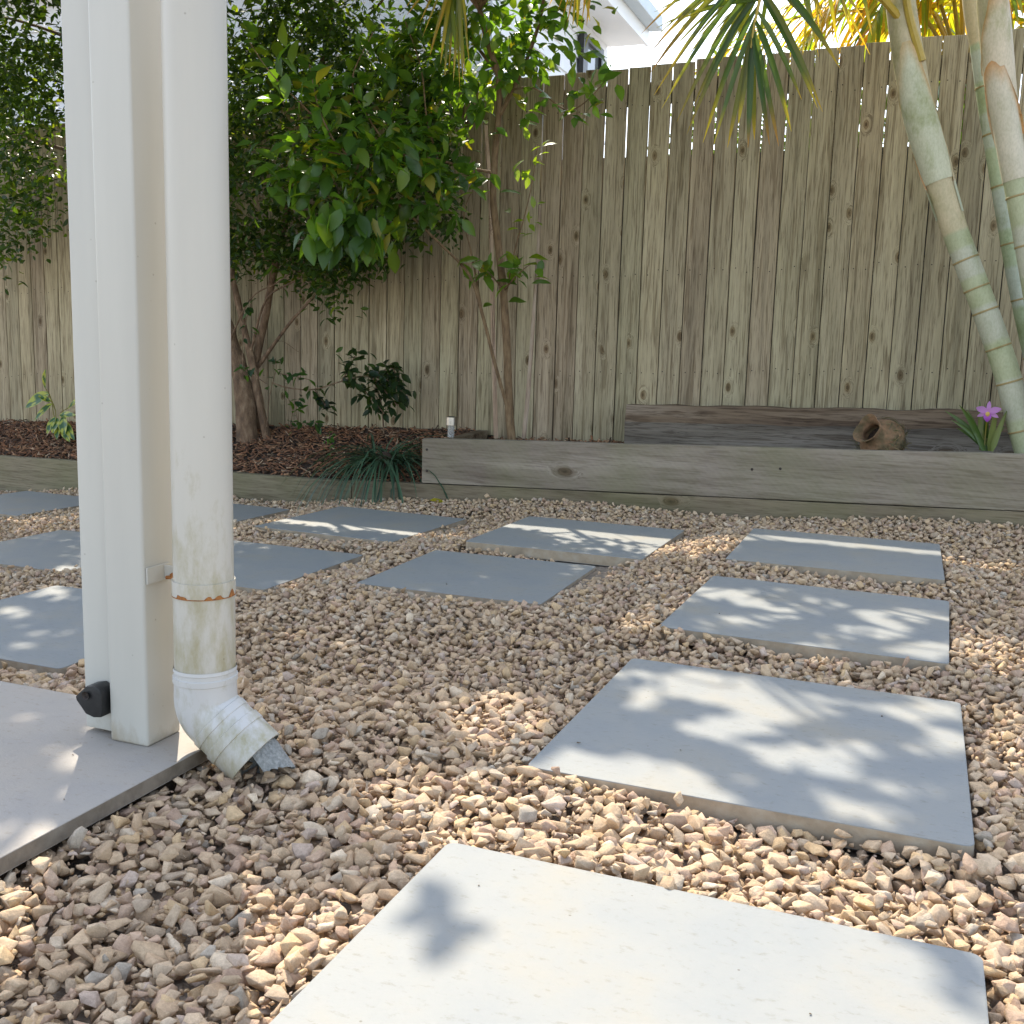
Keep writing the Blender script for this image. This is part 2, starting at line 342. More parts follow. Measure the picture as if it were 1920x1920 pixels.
M['petal'] = leafmat('orchid_petal', 0.45, 0.3, (1.1, 1.0, 1.1))
def palm_trunk_mat():
    m, N, L, B = nodes('palm_stem')
    a = N.new('ShaderNodeVertexColor'); a.layer_name = 'Col'
    v = coords(N, L, (1, 1, 0.5)); n = noise_tex(N, L, v, 9, 7, 0.68)
    r = ramp(N, [(0.34, (0.60, 0.64, 0.42)), (0.47, (0.93, 0.94, 0.84)), (0.62, (1.06, 1.05, 0.98)), (0.78, (0.80, 0.85, 0.62))]); L.new(n.outputs['Fac'], r.inputs[0])
    n2 = noise_tex(N, L, v, 160, 4, 0.6); r2 = ramp(N, [(0.3, (0.86, 0.86, 0.84)), (0.6, (1.03, 1.03, 1.03))]); L.new(n2.outputs['Fac'], r2.inputs[0])
    c = mixc(N, L, 1.0, mixc(N, L, 1.0, a.outputs[0], r.outputs[0], 'MULTIPLY'), r2.outputs[0], 'MULTIPLY')
    L.new(c, B.inputs['Base Color']); B.inputs['Roughness'].default_value = 0.55; B.inputs['Specular IOR Level'].default_value = 0.35
    bump(N, L, B, n2.outputs['Fac'], 0.2, 0.002)
    return m
M['palmtrunk'] = palm_trunk_mat()
M['petiole'] = simple('palm_petiole', [(0.3, (0.34, 0.24, 0.03)), (0.7, (0.48, 0.34, 0.05))], 20, 0.4, 0.1, 0.001, attr=True)
M['terracotta'] = simple('mossy_terracotta', [(0.25, (0.08, 0.065, 0.03)), (0.44, (0.15, 0.105, 0.05)), (0.58, (0.29, 0.165, 0.085)), (0.78, (0.36, 0.23, 0.13))], 17, 0.9, 0.9, 0.012, attr=True)
M['steel'] = simple('brushed_steel', [(0.3, (0.48, 0.45, 0.40)), (0.7, (0.62, 0.59, 0.54))], 80, 0.32, 0.1, 0.001, metal=1.0)
def clear_mat():
    m, N, L, B = nodes('clear_plastic'); B.inputs['Base Color'].default_value = (0.85, 0.86, 0.84, 1); B.inputs['Roughness'].default_value = 0.2
    B.inputs['Transmission Weight'].default_value = 0.8; B.inputs['IOR'].default_value = 1.3
    return m
M['clear'] = clear_mat()
M['board'] = simple('white_weatherboard', [(0.3, (0.72, 0.74, 0.76)), (0.7, (0.80, 0.81, 0.82))], 6, 0.5, 0.05, 0.002)
M['trim'] = simple('white_trim', [(0.3, (0.82, 0.83, 0.84)), (0.7, (0.86, 0.86, 0.86))], 6, 0.45, 0.03, 0.002)
M['gutter'] = simple('grey_gutter', [(0.3, (0.42, 0.48, 0.52)), (0.7, (0.48, 0.54, 0.58))], 6, 0.4, 0)
M['roofing'] = simple('grey_roofing', [(0.3, (0.22, 0.23, 0.24)), (0.7, (0.28, 0.29, 0.30))], 8, 0.5, 0.1, 0.004)
M['frame'] = simple('black_window_frame', [(0.3, (0.012, 0.012, 0.013)), (0.7, (0.02, 0.02, 0.02))], 20, 0.4, 0)
M['glass'] = simple('window_glass', [(0.3, (0.10, 0.12, 0.13)), (0.7, (0.16, 0.18, 0.19))], 3, 0.06, 0, spec=0.9)

# ------------------------------------------------------------------ terrain
def slope(x): return np.where(x < -0.4, 0.058*(x+0.4), 0.0)
EDX, EDY, EDS = -2.08, 4.245, -0.05
def edge_y(x): return EDY + EDS*(x-EDX)
def low_top(x): return -0.021+0.037*(x-EDX)
def lowL_top(x): return -0.042+0.015*(x+2.5)
FENCE_Y = 4.9
def fence_base(x): return 0.08+0.040*(x+5.3)
def fence_top(x): return 1.918+0.027*x

xs = np.concatenate([[-90, -40, -15], np.linspace(-8, 6, 57), [15, 40, 90]])
ys = np.concatenate([[-60, -20, -6], np.linspace(-2, 4.3, 43), [4.9, 5.0, 8, 20, 60, 120]])
gx, gy = np.meshgrid(xs, ys)
gz = slope(np.clip(gx, -8, 6)) - 0.044 - 0.02*(gy > 4.4)
V = np.stack([gx.ravel(), gy.ravel(), gz.ravel()], 1); nx = len(xs)
Q = [(j*nx+i, j*nx+i+1, (j+1)*nx+i+1, (j+1)*nx+i) for j in range(len(ys)-1) for i in range(nx-1)]
mi = [1 if ys[q[0]//nx] >= 4.95 else 0 for q in Q]
o = np_mesh('ground', V, [np.array(Q)], [M['ground'], M['lawn']], mat_idx=mi); tag(o, kind='structure')

# ------------------------------------------------------------------ pavers
PAVERS = []   # (cx, cy, z, yaw, half)
def paver(cx, cy, z, yaw, label, size=0.6, th=0.034):
    h = size/2
    PAVERS.append((cx, cy, z, yaw, h))
    b = MB()
    # rounded-corner slab
    pts = []
    r = 0.012
    for (sx, sy, a0) in ((1, -1, -90), (1, 1, 0), (-1, 1, 90), (-1, -1, 180)):
        for k in range(4):
            a = math.radians(a0+30*k); pts.append((sx*(h-r)+r*math.cos(a), sy*(h-r)+r*math.sin(a)))
    n = len(pts)
    V = [(x, y, -th) for x, y in pts]+[(x, y, 0) for x, y in pts]
    Fc = [tuple(range(n-1, -1, -1)), tuple(range(n, 2*n))]+[(i, (i+1) % n, n+(i+1) % n, n+i) for i in range(n)]
    b.add(V, Fc[:2]); b.N += [(f, 1) for f in Fc[2:]]
    o = b.build('paver', [M['paver'], M['paver_edge']], bevel=0.0016, seg=2)
    o.location = (cx, cy, z); o.rotation_euler = (0, 0, yaw)
    return tag(o, label, 'paver', 'square stepping pavers set in gravel')
paver(-0.196, 0.805, 0.0, 0.0, 'large sunlit pale paver nearest the camera, cut off by the bottom of the photo')
paver(-0.193, 1.664, 0.0, 0.0, 'pale paver with streaky leaf shadows, second from the camera in the right column')
paver(-0.201, 2.53, -0.003, -0.019, 'dappled pale paver in the middle of the right column, two rows from the timber edging')
paver(-0.206, 3.359, 0.004, 0.012, 'pale paver farthest right beside the timber edging, crossed by a light strip')
paver(-1.064, 3.418, -0.035, -0.008, 'pale paver at centre beside the raised planter, crossed by a light strip, right edge exposed')
paver(-2.002, 3.583, -0.095, -0.042, 'pale paver right of the downpipe, near the strappy grass, crossed by a light strip')
paver(-1.165, 2.795, -0.062, 0.022, 'plain shaded pale paver in the middle of the gravel, its corners half buried', 0.545)
def fitted(corner_px, z, yaw, which, label, size=0.58):
    """which = the corner of the slab that shows: sign pair"""
    c = atZ(*corner_px, z); h = size/2
    dx, dy = which[0]*h, which[1]*h
    ox, oy = dx*math.cos(yaw)-dy*math.sin(yaw), dx*math.sin(yaw)+dy*math.cos(yaw)
    paver(c[0]-ox, c[1]-oy, z, yaw, label, size)
fitted((683, 1040), -0.105, 0.0, (1, 1), 'pale paver just right of the white downpipe with small sun spots near its front edge')
fitted((545, 955), -0.15, -0.03, (1, 1), 'pale paver mostly hidden behind the downpipe, only a far right corner showing')
fitted((50, 920), -0.205, -0.03, (-1, 1), 'pale paver at the far left edge of the photo beside the low timber edging')
fitted((115, 993), -0.165, 0.0, (-1, 1), 'blue shaded pale paver at the left edge, middle one of three left of the post')
fitted((105, 1097), -0.10, 0.0, (-1, 1), 'pale paver with round sun spots left of the white post, next to the patio')

# ------------------------------------------------------------------ patio slab (the paving under the post)
b = MB()
PX1 = -0.950; PY1 = 1.325
b.box((-3.2, 0.2, -0.022), (-1.752, PY1, 0.0)); b.box((-1.749, -0.6, -0.022), (PX1, PY1, 0.0))
b.box((-3.2, -0.6, -0.022), (-1.752, 0.197, 0.0))
b.N = [(f, 0 if i % 6 == 1 else 1) for i, (f, m_) in enumerate(b.N)]
o = b.build('patio', [M['patio'], M['patio_edge']], bevel=0.0012); tag(o, kind='structure')
b = MB(); b.box((-3.2, -0.6, -0.2), (PX1-0.05, PY1-0.04, -0.023)); o = b.build('patio_footing', M['ground']); tag(o, kind='structure')

# ------------------------------------------------------------------ gravel: real stones in one object
def rock_protos(n, npts, bevel):
    out = []
    for i in range(n):
        bm = bmesh.new()
        r = np.random.default_rng(100+i)
        p = r.normal(size=(npts, 3)); p /= np.linalg.norm(p, axis=1)[:, None]; p *= (0.78+0.3*r.random(npts))[:, None]
        p *= np.array([0.5, 0.5*(0.62+0.3*r.random()), 0.5*(0.42+0.32*r.random())])
        vs = [bm.verts.new(q) for q in p]
        res = bmesh.ops.convex_hull(bm, input=vs)
        bmesh.ops.delete(bm, geom=[v for v in bm.verts if not v.link_faces], context='VERTS')
        if bevel:
            bmesh.ops.dissolve_limit(bm, angle_limit=0.28, verts=bm.verts[:], edges=bm.edges[:])
            bmesh.ops.bevel(bm, geom=bm.edges[:], offset=bevel, segments=1, affect='EDGES', clamp_overlap=True)
        bmesh.ops.triangulate(bm, faces=bm.faces[:])
        if bevel:
            bmesh.ops.subdivide_edges(bm, edges=[e for e in bm.edges if e.calc_length() > 0.22], cuts=1, use_grid_fill=False)
            bmesh.ops.triangulate(bm, faces=bm.faces[:])
            for v in bm.verts:
                d = noise.noise(v.co*6+Vector((i*3.1, 0, 0)))*0.025+noise.noise(v.co*17+Vector((i*3.1, 5, 0)))*0.016
                v.co += v.co.normalized()*d
        bm.verts.index_update(); bm.verts.ensure_lookup_table()
        V = np.array([v.co[:] for v in bm.verts]); Fc = np.array([[v.index for v in f.verts] for f in bm.faces])
        out.append((V, Fc)); bm.free()
    return out
def rotmats(n, flat, r):
    yaw = r.random(n)*2*np.pi; tx = r.normal(size=n)*flat; ty = r.normal(size=n)*flat
    cz, sz = np.cos(yaw), np.sin(yaw); cx, sx = np.cos(tx), np.sin(tx); cy, sy = np.cos(ty), np.sin(ty)
    Z = np.zeros((n, 3, 3)); Z[:, 0, 0] = cz; Z[:, 0, 1] = -sz; Z[:, 1, 0] = sz; Z[:, 1, 1] = cz; Z[:, 2, 2] = 1
    X = np.zeros((n, 3, 3)); X[:, 0, 0] = 1; X[:, 1, 1] = cx; X[:, 1, 2] = -sx; X[:, 2, 1] = sx; X[:, 2, 2] = cx
    Y = np.zeros((n, 3, 3)); Y[:, 1, 1] = 1; Y[:, 0, 0] = cy; Y[:, 0, 2] = sy; Y[:, 2, 0] = -sy; Y[:, 2, 2] = cy
    return X@Y@Z if False else np.einsum('nij,njk,nkl->nil', X, Y, Z)
PAL = np.array([(0.47, 0.35, 0.235), (0.42, 0.305, 0.205), (0.50, 0.39, 0.28), (0.38, 0.30, 0.225), (0.44, 0.315, 0.235), (0.36, 0.25, 0.19), (0.35, 0.315, 0.27), (0.49, 0.355, 0.21), (0.57, 0.475, 0.365), (0.40, 0.32, 0.275)])
PALW = np.array([.24, .14, .16, .08, .11, .05, .035, .10, .05, .04]); PALW = PALW/PALW.sum()
def gravel_bump(x, y):
    return 0.008*np.sin(x*5.1+y*3.3)+0.006*np.sin(x*2.3-y*6.7+1.0)
def gravel_level(x, y):
    z = slope(x) - 0.024 + gravel_bump(x, y)
    # low trough along the patio, heaps against the timber edging
    w = np.exp(-(np.maximum(x-PX1, 0)/0.16)**2)*np.clip((PY1+0.25-y)/0.2, 0, 1)
    z = z*(1-w)+w*(-0.031+0.004*np.sin(y*21))
    d = edge_y(x)-y
    z = z + np.where(d < 0.35, (0.35-d)*0.10*(0.55+0.6*np.sin(x*3.1+0.7)), 0)
    return z
stone_V, stone_F, stone_C = [], [], []; vofs = 0
def scatter(cell, zoff, smin, smax, region, protos, margin, flat, r, keep=1.0):
    global vofs
    x0, x1, y0, y1 = region
    nxx, nyy = int((x1-x0)/cell), int((y1-y0)/cell)
    gx, gy = np.meshgrid(np.arange(nxx), np.arange(nyy)); gx = gx.ravel(); gy = gy.ravel()
    x = x0+(gx+0.5+(r.random(gx.size)-0.5)*1.05+0.5*(gy % 2))*cell; y = y0+(gy+0.5+(r.random(gx.size)-0.5)*1.05)*cell
    s = smin+(smax-smin)*r.beta(1.6, 2.2, gx.size)
    ok = r.random(gx.size) < keep
    ok &= y < edge_y(x)-0.012
    ok &= ~((x < PX1-0.012) & (y < PY1-0.012)); near_slab = (x < PX1+0.5*s) & (y < PY1+0.5*s)
    near = np.zeros(gx.size, bool)
    for (cx, cy, z, yaw, h) in PAVERS:
        dx, dy = x-cx, y-cy
        u = dx*math.cos(yaw)+dy*math.sin(yaw); v = -dx*math.sin(yaw)+dy*math.cos(yaw)
        m = np.maximum(np.abs(u), np.abs(v))-h
        ok &= m > 0.003+0.14*s
    z = gravel_level(x, y)+zoff+r.normal(size=x.size)*0.0035
    z = np.where(near_slab, np.minimum(z, -0.026-0.28*s), z)
    for (cx, cy, zp, yaw, h) in PAVERS:      # keep the stones beside a paver level with it
        dx, dy = x-cx, y-cy
        u = dx*math.cos(yaw)+dy*math.sin(yaw); v = -dx*math.sin(yaw)+dy*math.cos(yaw)
        m = np.maximum(np.abs(u), np.abs(v))-h
        w = np.clip(1-(m-0.01)/0.12, 0, 1)
        z = z*(1-w)+w*(zp-0.0165+zoff*0.8+0.010*np.sin(u*9+v*7)+r.normal(size=x.size)*0.002)
    px, py, wd = project(np.stack([x, y, z], 1))
    ok &= (wd > 0.1) & (px > -margin*2.2) & (px < 1920+margin*3.2) & (py > -margin) & (py < 1920+margin)
    x, y, z, s, = x[ok], y[ok], z[ok], s[ok]
    n = len(x)
    if n == 0: return 0
    Rm = rotmats(n, flat, r); pid = r.integers(0, len(protos), n)
    col = (0.84*PAL[r.choice(len(PAL), n, p=PALW)]+0.16*np.array([0.46, 0.35, 0.245]))*np.array([1.20, 1.17, 1.09])*(0.86+0.26*r.random((n, 1)))
    for k, (V, Fc) in enumerate(protos):
        idx = np.where(pid == k)[0]
        if not len(idx): continue
        P = np.einsum('nij,vj->nvi', Rm[idx], V)*s[idx][:, None, None]+np.stack([x[idx], y[idx], z[idx]], 1)[:, None, :]
        nv = len(V)
        stone_V.append(P.reshape(-1, 3)); stone_C.append(np.repeat(col[idx], nv, axis=0))
        stone_F.append((Fc[None]+(np.arange(len(idx))*nv)[:, None, None]+vofs).reshape(-1, 3)); vofs += nv*len(idx)
    return n
rr = np.random.default_rng(3)
near_p = rock_protos(34, 11, 0.016); far_p = rock_protos(24, 10, 0)
n1 = scatter(0.0185, -0.010, 0.018, 0.042, (-2.2, 2.4, 0.35, 1.75), near_p, 260, 0.36, rr)
n2 = scatter(0.0195, 0.003, 0.014, 0.048, (-2.2, 2.4, 0.35, 1.75), near_p, 260, 0.32, rr)
n3 = scatter(0.0195, -0.008, 0.020, 0.040, (-6.8, 3.0, 1.75, 4.7), far_p, 260, 0.55, rr)
n4 = scatter(0.0195, 0.004, 0.018, 0.038, (-6.8, 3.0, 1.75, 4.7), far_p, 260, 0.5, rr)
for (gx_, gy_, gs_) in ((-0.33, 0.70, .006), (-0.05, 0.93, .004), (-0.42, 1.02, .003), (0.02, 0.66, .004), (-0.30, 1.52, .004), (-0.02, 1.82, .005), (-0.45, 1.48, .007), (-1.30, 0.98, .006), (-1.10, 1.12, .004), (-1.35, 1.2, .003), (-1.0, 1.0, .004), (-1.2, 2.62, .006), (-0.4, 2.4, .005), (-0.1, 3.2, .007), (-0.36, 0.62, .003), (-0.15, 0.78, .003)):
    Vp, Fp = far_p[int(gs_*7000) % len(far_p)]; stone_V.append(Vp*gs_+np.array([gx_, gy_, gs_*0.25-(0.062 if gx_ < -1.15 and gy_ > 2.5 else 0)])); stone_C.append(np.tile(np.array([0.16, 0.12, 0.08]), (len(Vp), 1))); stone_F.append(Fp+vofs); vofs += len(Vp)
n6 = scatter(0.017, 0.002, 0.006, 0.016, (-2.2, 2.4, 0.35, 1.9), far_p, 260, 0.8, rr)
n5 = scatter(0.05, 0.016, 0.018, 0.038, (-6.8, 3.0, 0.4, 4.7), near_p, 260, 0.7, rr, keep=0.55)
print('stones', n1, n2, n3, n4, n5)
o = np_mesh('gravel', np.concatenate(stone_V), [np.concatenate(stone_F)], M['stone'], col=np.concatenate(stone_C))
tag(o, 'pinkish beige crushed stone gravel around the pavers', 'gravel', kind='stuff')
del stone_V, stone_F, stone_C

# ------------------------------------------------------------------ timber edging and planter
def sleeper(name, x0, x1, top, bot, yoff, th, mat, label, parent=None, dip=None):
    b = MB(); n = 14
    P = [x0+(x1-x0)*i/n for i in range(n+1)]
    V = []
    for x in P:
        y = edge_y(x)+yoff; t = top(x)+0.0015*math.sin(x*7); bb = bot(x)
        V += [(x, y, bb), (x, y, t), (x, y+th, t), (x, y+th, bb)]
    Fc = [(0, 1, 2, 3), tuple(4*n+k for k in (3, 2, 1, 0))]
    for i in range(n):
        for k in range(4): Fc.append((4*i+k, 4*(i+1)+k, 4*(i+1)+(k+1) % 4, 4*i+(k+1) % 4))
    b.add(V, Fc, (random.random(), random.random(), random.random()))
    o = b.build(name, mat, parent, bevel=0.003); 
    if label: tag(o, label, 'garden sleeper', 'timber sleepers edging the garden bed')
    return o
sleeper('garden_sleeper', -7.5, -2.452, lowL_top, lambda x: -0.55, 0.0, 0.05, M['lowsleeper'], 'low greenish timber sleeper edging the mulch bed left of the planter')
sleeper('garden_sleeper', -2.448, 2.4, low_top, lambda x: -0.45, 0.0, 0.05, M['lowsleeper'], 'damp greenish bottom sleeper under the raised planter board')
up = thing('planter_sleeper', (EDX, EDY, 0.05), 'long grey weathered upper sleeper forming the front of the raised planter', 'garden sleeper', 'timber sleepers edging the garden bed')
sleeper('board', -2.08, 2.4, lambda x: low_top(x)+0.2055, lambda x: low_top(x)+0.0035, 0.004, 0.05, M['sleeper'], None, up)
for (px, py) in ((800, 843), (800, 883), (1410, 880), (1463, 879)):
    y = edge_y(atY(px, py, 4.2)[0])+0.003; p = atY(px, py, y)
    b = MB(); b.lathe([(0.0, -0.001), (0.0035, -0.001), (0.0055, 0.0), (0.006, 0.003)], 10, Matrix.Translation(p) @ Matrix.Rotation(math.radians(-90), 4, 'X'))
    b.build('screw_head', M['nail'], up)
# return board at the planter's left end
b = MB(); c = (0.6, 0.3, 0.8)
b.hexa(np.array([(-2.08, 4.305, -0.12), (-2.03, 4.305, -0.12), (-2.02, 4.87, -0.1), (-2.07, 4.87, -0.1), (-2.08, 4.305, 0.160), (-2.03, 4.305, 0.160), (-2.02, 4.87, 0.185), (-2.07, 4.87, 0.185)], float), c)
o = b.build('planter_board', M['oldsleeper'], bevel=0.003); tag(o, 'dark end board running from planter front back to the fence', 'garden sleeper', 'timber sleepers edging the garden bed')
# old hardwood sleeper standing against the fence
b = MB(); n = 40
xa, xb = atY(1172, 790, 4.66)[0], 1.6
rings = []
for i in range(n+1):
    x = xa+(xb-xa)*i/n
    t = 0.355+0.045*(x-xa)/1.6+0.010*noise.noise(Vector((x*5, 0, 0))); lo = 0.03
    f = 4.66
    rings.append([(x, f+0.006*noise.noise(Vector((x*6, 1, 0))), lo), (x, f+0.008*noise.noise(Vector((x*6, 2, 0))), lo+0.14), (x, f-0.008+0.010*noise.noise(Vector((x*4, 3, 0))), t-0.075),
                  (x, f+0.004+0.012*noise.noise(Vector((x*7, 4, 0))), t-0.03), (x, f+0.012, t), (x, f+0.11, t+0.006*noise.noise(Vector((x*9, 5, 0)))), (x, f+0.115, lo)])
m = 7; V = [p for r_ in rings for p in r_]
Fc = [tuple(range(m-1, -1, -1)), tuple(n*m+k for k in range(m))]+[(i*m+k, i*m+(k+1) % m, (i+1)*m+(k+1) % m, (i+1)*m+k) for i in range(n) for k in range(m)]
b.add(V, Fc, (0.2, 0.5, 0.7)); b.N = [(f, 1 if (q_ >= 2 and (q_-2) % m in (0, 1)) else 0) for q_, (f, m_) in enumerate(b.N)]
o = b.build('old_sleeper', [M['oldsleeper'], M['oldgrey']], smooth=False, bevel=0)
tag(o, 'rough dark brown old timber sleeper standing behind the pot against the fence', 'garden sleeper', 'timber sleepers edging the garden bed')

# beds
def bed(name, x0, x1, zf, zb, mat, kind, y0f, y1, n=60, m=10, amp=0.012):
    V = []; 
    for i in range(n+1):
        x = x0+(x1-x0)*i/n; ya = y0f(x)
        for j in range(m+1):
            t = j/m; y = ya+(y1-ya)*t
            V.append((x, y, zf(x)*(1-t)+zb(x)*t+amp*noise.noise(Vector((x*6, y*6, 0)))+amp*0.5*noise.noise(Vector((x*17, y*17, 3)))))
    Q = [(i*(m+1)+j, (i+1)*(m+1)+j, (i+1)*(m+1)+j+1, i*(m+1)+j+1) for i in range(n) for j in range(m)]
    o = np_mesh(name, V, [np.array(Q)], mat, smooth=True); tag(o, kind=kind); return o
mulch_f = lambda x: lowL_top(x)-0.012
mulch_b = lambda x: fence_base(x)+0.015
bed('garden_bed', -7.5, -2.082, mulch_f, mulch_b, M['soil'], 'structure', lambda x: edge_y(x)+0.045, 5.0)
bed('planter_soil', -2.028, 2.4, lambda x: low_top(x)+0.155, lambda x: low_top(x)+0.150, M['soil'], 'structure', lambda x: edge_y(x)+0.05, 4.93, amp=0.014)
def mulch_z(x, y):
    ya = edge_y(x)+0.045; t = np.clip((y-ya)/(5.0-ya), 0, 1)
    return mulch_f(x)*(1-t)+mulch_b(x)*t
r = np.random.default_rng(5); n = 9500
x = np.concatenate([r.uniform(-6.2, -2.09, n-600), r.uniform(-2.0, -1.3, 600)]); y = np.zeros(n)
y = edge_y(x)+0.055+r.random(n)*(4.875-edge_y(x)-0.055)
z = np.where(x < -2.085, mulch_z(x, y)+0.006+0.012*r.random(n), low_top(x)+0.155+0.012*r.random(n))
Ln = r.uniform(0.018, 0.06, n); Wd = r.uniform(0.004, 0.013, n); Th = r.uniform(0.0015, 0.004, n)
Rm = rotmats(n, 0.4, r)
base = np.array([(-.5, -.5, -.5), (.5, -.35, -.5), (.5, .35, -.5), (-.5, .5, -.5), (-.5, -.4, .5), (.45, -.3, .5), (.45, .3, .5), (-.45, .4, .5)])
P = base[None]*np.stack([Ln, Wd, Th], 1)[:, None]; P = np.einsum('nij,nvj->nvi', Rm, P)+np.stack([x, y, z], 1)[:, None]
fq = np.array([(0, 3, 2, 1), (4, 5, 6, 7), (0, 1, 5, 4), (1, 2, 6, 5), (2, 3, 7, 6), (3, 0, 4, 7)])
pal = np.array([(0.30, 0.145, 0.075), (0.20, 0.10, 0.055), (0.13, 0.075, 0.045), (0.38, 0.22, 0.12), (0.45, 0.33, 0.22), (0.09, 0.055, 0.035)])
cc = pal[r.choice(6, n, p=[.28, .25, .17, .14, .05, .11])]*(0.75+0.5*r.random((n, 1)))
o = np_mesh('bark_mulch', P.reshape(-1, 3), [(fq[None]+(np.arange(n)*8)[:, None, None]).reshape(-1, 4)], M['mulch'], col=np.repeat(cc, 8, 0))
tag(o, 'reddish brown bark chip mulch covering the garden bed', 'mulch', kind='stuff')

# ------------------------------------------------------------------ fence
fence = thing('paling_fence', (-2.0, FENCE_Y, 0.1), 'tall weathered grey timber paling fence behind the garden bed', 'fence')
b = MB(); nb = b
x = -8.2; i = 0
r = random.Random(11)
while x < 5.2:
    w = 0.0985+r.uniform(-0.0015, 0.0025)
    gap = r.choice([0.0034, 0.004, 0.0046, 0.0054])
    lean = r.uniform(-0.0008, 0.0008); tp = 0.0
    if -1.36 < x < -0.72: gap = 0.0040; tp = r.uniform(0.004, 0.008)
    elif x >= -0.72: gap = r.choice([0.0028, 0.0034, 0.004]); tp = r.uniform(-0.0005, 0.002)
    zt = fence_top(x+w/2)+r.uniform(-0.007, 0.006); zb = fence_base(x)-0.05
    if x > -2.0: zb = low_top(x)+0.03+0.05
    yf = FENCE_Y+r.uniform(-0.002, 0.002); th = 0.015
    c = (r.random(), r.random(), r.random())
    xl, xr = x, x+w
    # slightly bowed board in four lifts
    lv = 5; V = []
    for k in range(lv):
        t = k/(lv-1); z = zb+(zt-zb)*t; dx = lean*(t-0.5)+0.0004*math.sin(t*5+i); sh = tp*max(0, t-0.35)*0.9
        cup = 0.0012*math.sin(t*4+i*2)
        V += [(xl+dx+sh*0.5, yf+cup, z), (xr+dx-sh*0.5, yf-cup, z), (xr+dx-sh*0.5, yf+th-cup, z), (xl+dx+sh*0.5, yf+th+cup, z)]
    Fc = [(3, 2, 1, 0), tuple(4*(lv-1)+k for k in range(4))]+[(4*a+k, 4*a+(k+1) % 4, 4*(a+1)+(k+1) % 4, 4*(a+1)+k) for a in range(lv-1) for k in range(4)]
    b.add(V, Fc, c)
    for zr in (fence_top(x)-0.17, 0.98+0.03*x+0.02, fence_base(x)+0.26):
        for fx in (0.25, 0.75):
            nb.add(*(lambda cx, cz, rad: ([(cx+rad*math.cos(a*math.pi/4), yf-0.0012, cz+rad*math.sin(a*math.pi/4)) for a in range(8)]+[(cx, yf-0.0022, cz)], [(a, 8, (a+1) % 8) for a in range(8)]))(x+w*fx+r.uniform(-.006, .006), zr+r.uniform(-.015, .015), 0.0027), mi=1)
    x += w+gap; i += 1
b.build('paling_panel', [M['paling'], M['nail']], fence, bevel=0.0012, seg=1)
RZ0, RZ1 = atY(1180, 197, FENCE_Y+0.02)[2], atY(1180, 157, FENCE_Y+0.02)[2]
for (zf, h) in ((lambda x: RZ0+0.027*(x+1.3), RZ1-RZ0), (lambda x: 0.965+0.03*x, 0.075), (lambda x: fence_base(x)+0.22, 0.075)):
    rb = MB()
    rb.hexa(np.array([(-8.2, FENCE_Y+0.019, zf(-8.2)), (5.2, FENCE_Y+0.019, zf(5.2)), (5.2, FENCE_Y+0.057, zf(5.2)), (-8.2, FENCE_Y+0.057, zf(-8.2)),
                      (-8.2, FENCE_Y+0.019, zf(-8.2)+h), (5.2, FENCE_Y+0.019, zf(5.2)+h), (5.2, FENCE_Y+0.057, zf(5.2)+h), (-8.2, FENCE_Y+0.057, zf(-8.2)+h)], float), (0.3, 0.6, 0.2))
    rb.build('rail', M['rail'], fence)
for xp in (-7.6, -5.2, -2.8, -0.45, 1.9, 4.3):
    rb = MB(); rb.box((xp-0.05, FENCE_Y+0.060, -0.3), (xp+0.05, FENCE_Y+0.135, fence_top(xp)-0.12), (0.5, 0.2, 0.4)); rb.build('fence_post', M['rail'], fence)

# ------------------------------------------------------------------ white post, downpipe
PXL, PXR, PYF, PYB = -1.094, -1.024, 1.189, 1.263
post = thing('patio_post', (-1.06, 1.225, 0), 'square white painted patio post at the corner of the paving', 'post')
b = MB(); b.box((PXL, PYF, 0.0), (PXR, PYB, 2.75)); b.build('post_shaft', M['post'], post, bevel=0.005, seg=3, smooth=True)
cxl = atZ(167, 1367, 0.0)[0]
b = MB()
b.box((cxl, PYF+0.017, 0.006), (PXL-0.0005, PYF+0.020+0.03, 2.75)); b.box((PXL-0.006, PYF+0.013, 0.006), (PXL-0.0005, PYF+0.0165, 2.75))
b.build('side_channel', M['post'], post, bevel=0.0015)
# black rubber stop on the channel
zc = atY(175, 1310, PYF)[2]; xc = atY(198, 1310, PYF)[0]
k = 0.052/55
out = [(0, 22), (-12, 27), (-27, 24), (-50, 4), (-48, -2), (-30, -22), (-14, -26), (0, -24), (3, -14), (3, 14)]
stop = thing('rubber_stop', (xc, PYF, zc), 'small black rubber buffer fixed low on the white post', 'door stop')
b = MB(); n = len(out)
V = [(xc+a*k, PYF-0.012, zc+c_*k) for a, c_ in out]+[(xc+a*k, PYF+0.0165, zc+c_*k) for a, c_ in out]
b.add(V, [tuple(range(n)), tuple(range(2*n-1, n-1, -1))]+[(i, n+i, n+(i+1) % n, (i+1) % n) for i in range(n)])
b.build('buffer', M['black'], stop, bevel=0.003, smooth=True)
b = MB(); b.lathe([(0.0065, -0.0035), (0.004, -0.001), (0.0035, 0.0004), (0.0, 0.0004)], 14, Matrix.Translation((xc-25*k, PYF-0.0125, zc+10*k)) @ Matrix.Rotation(math.radians(-90), 4, 'X'))
b.build('fixing_hole', M['nail'], stop, smooth=True)

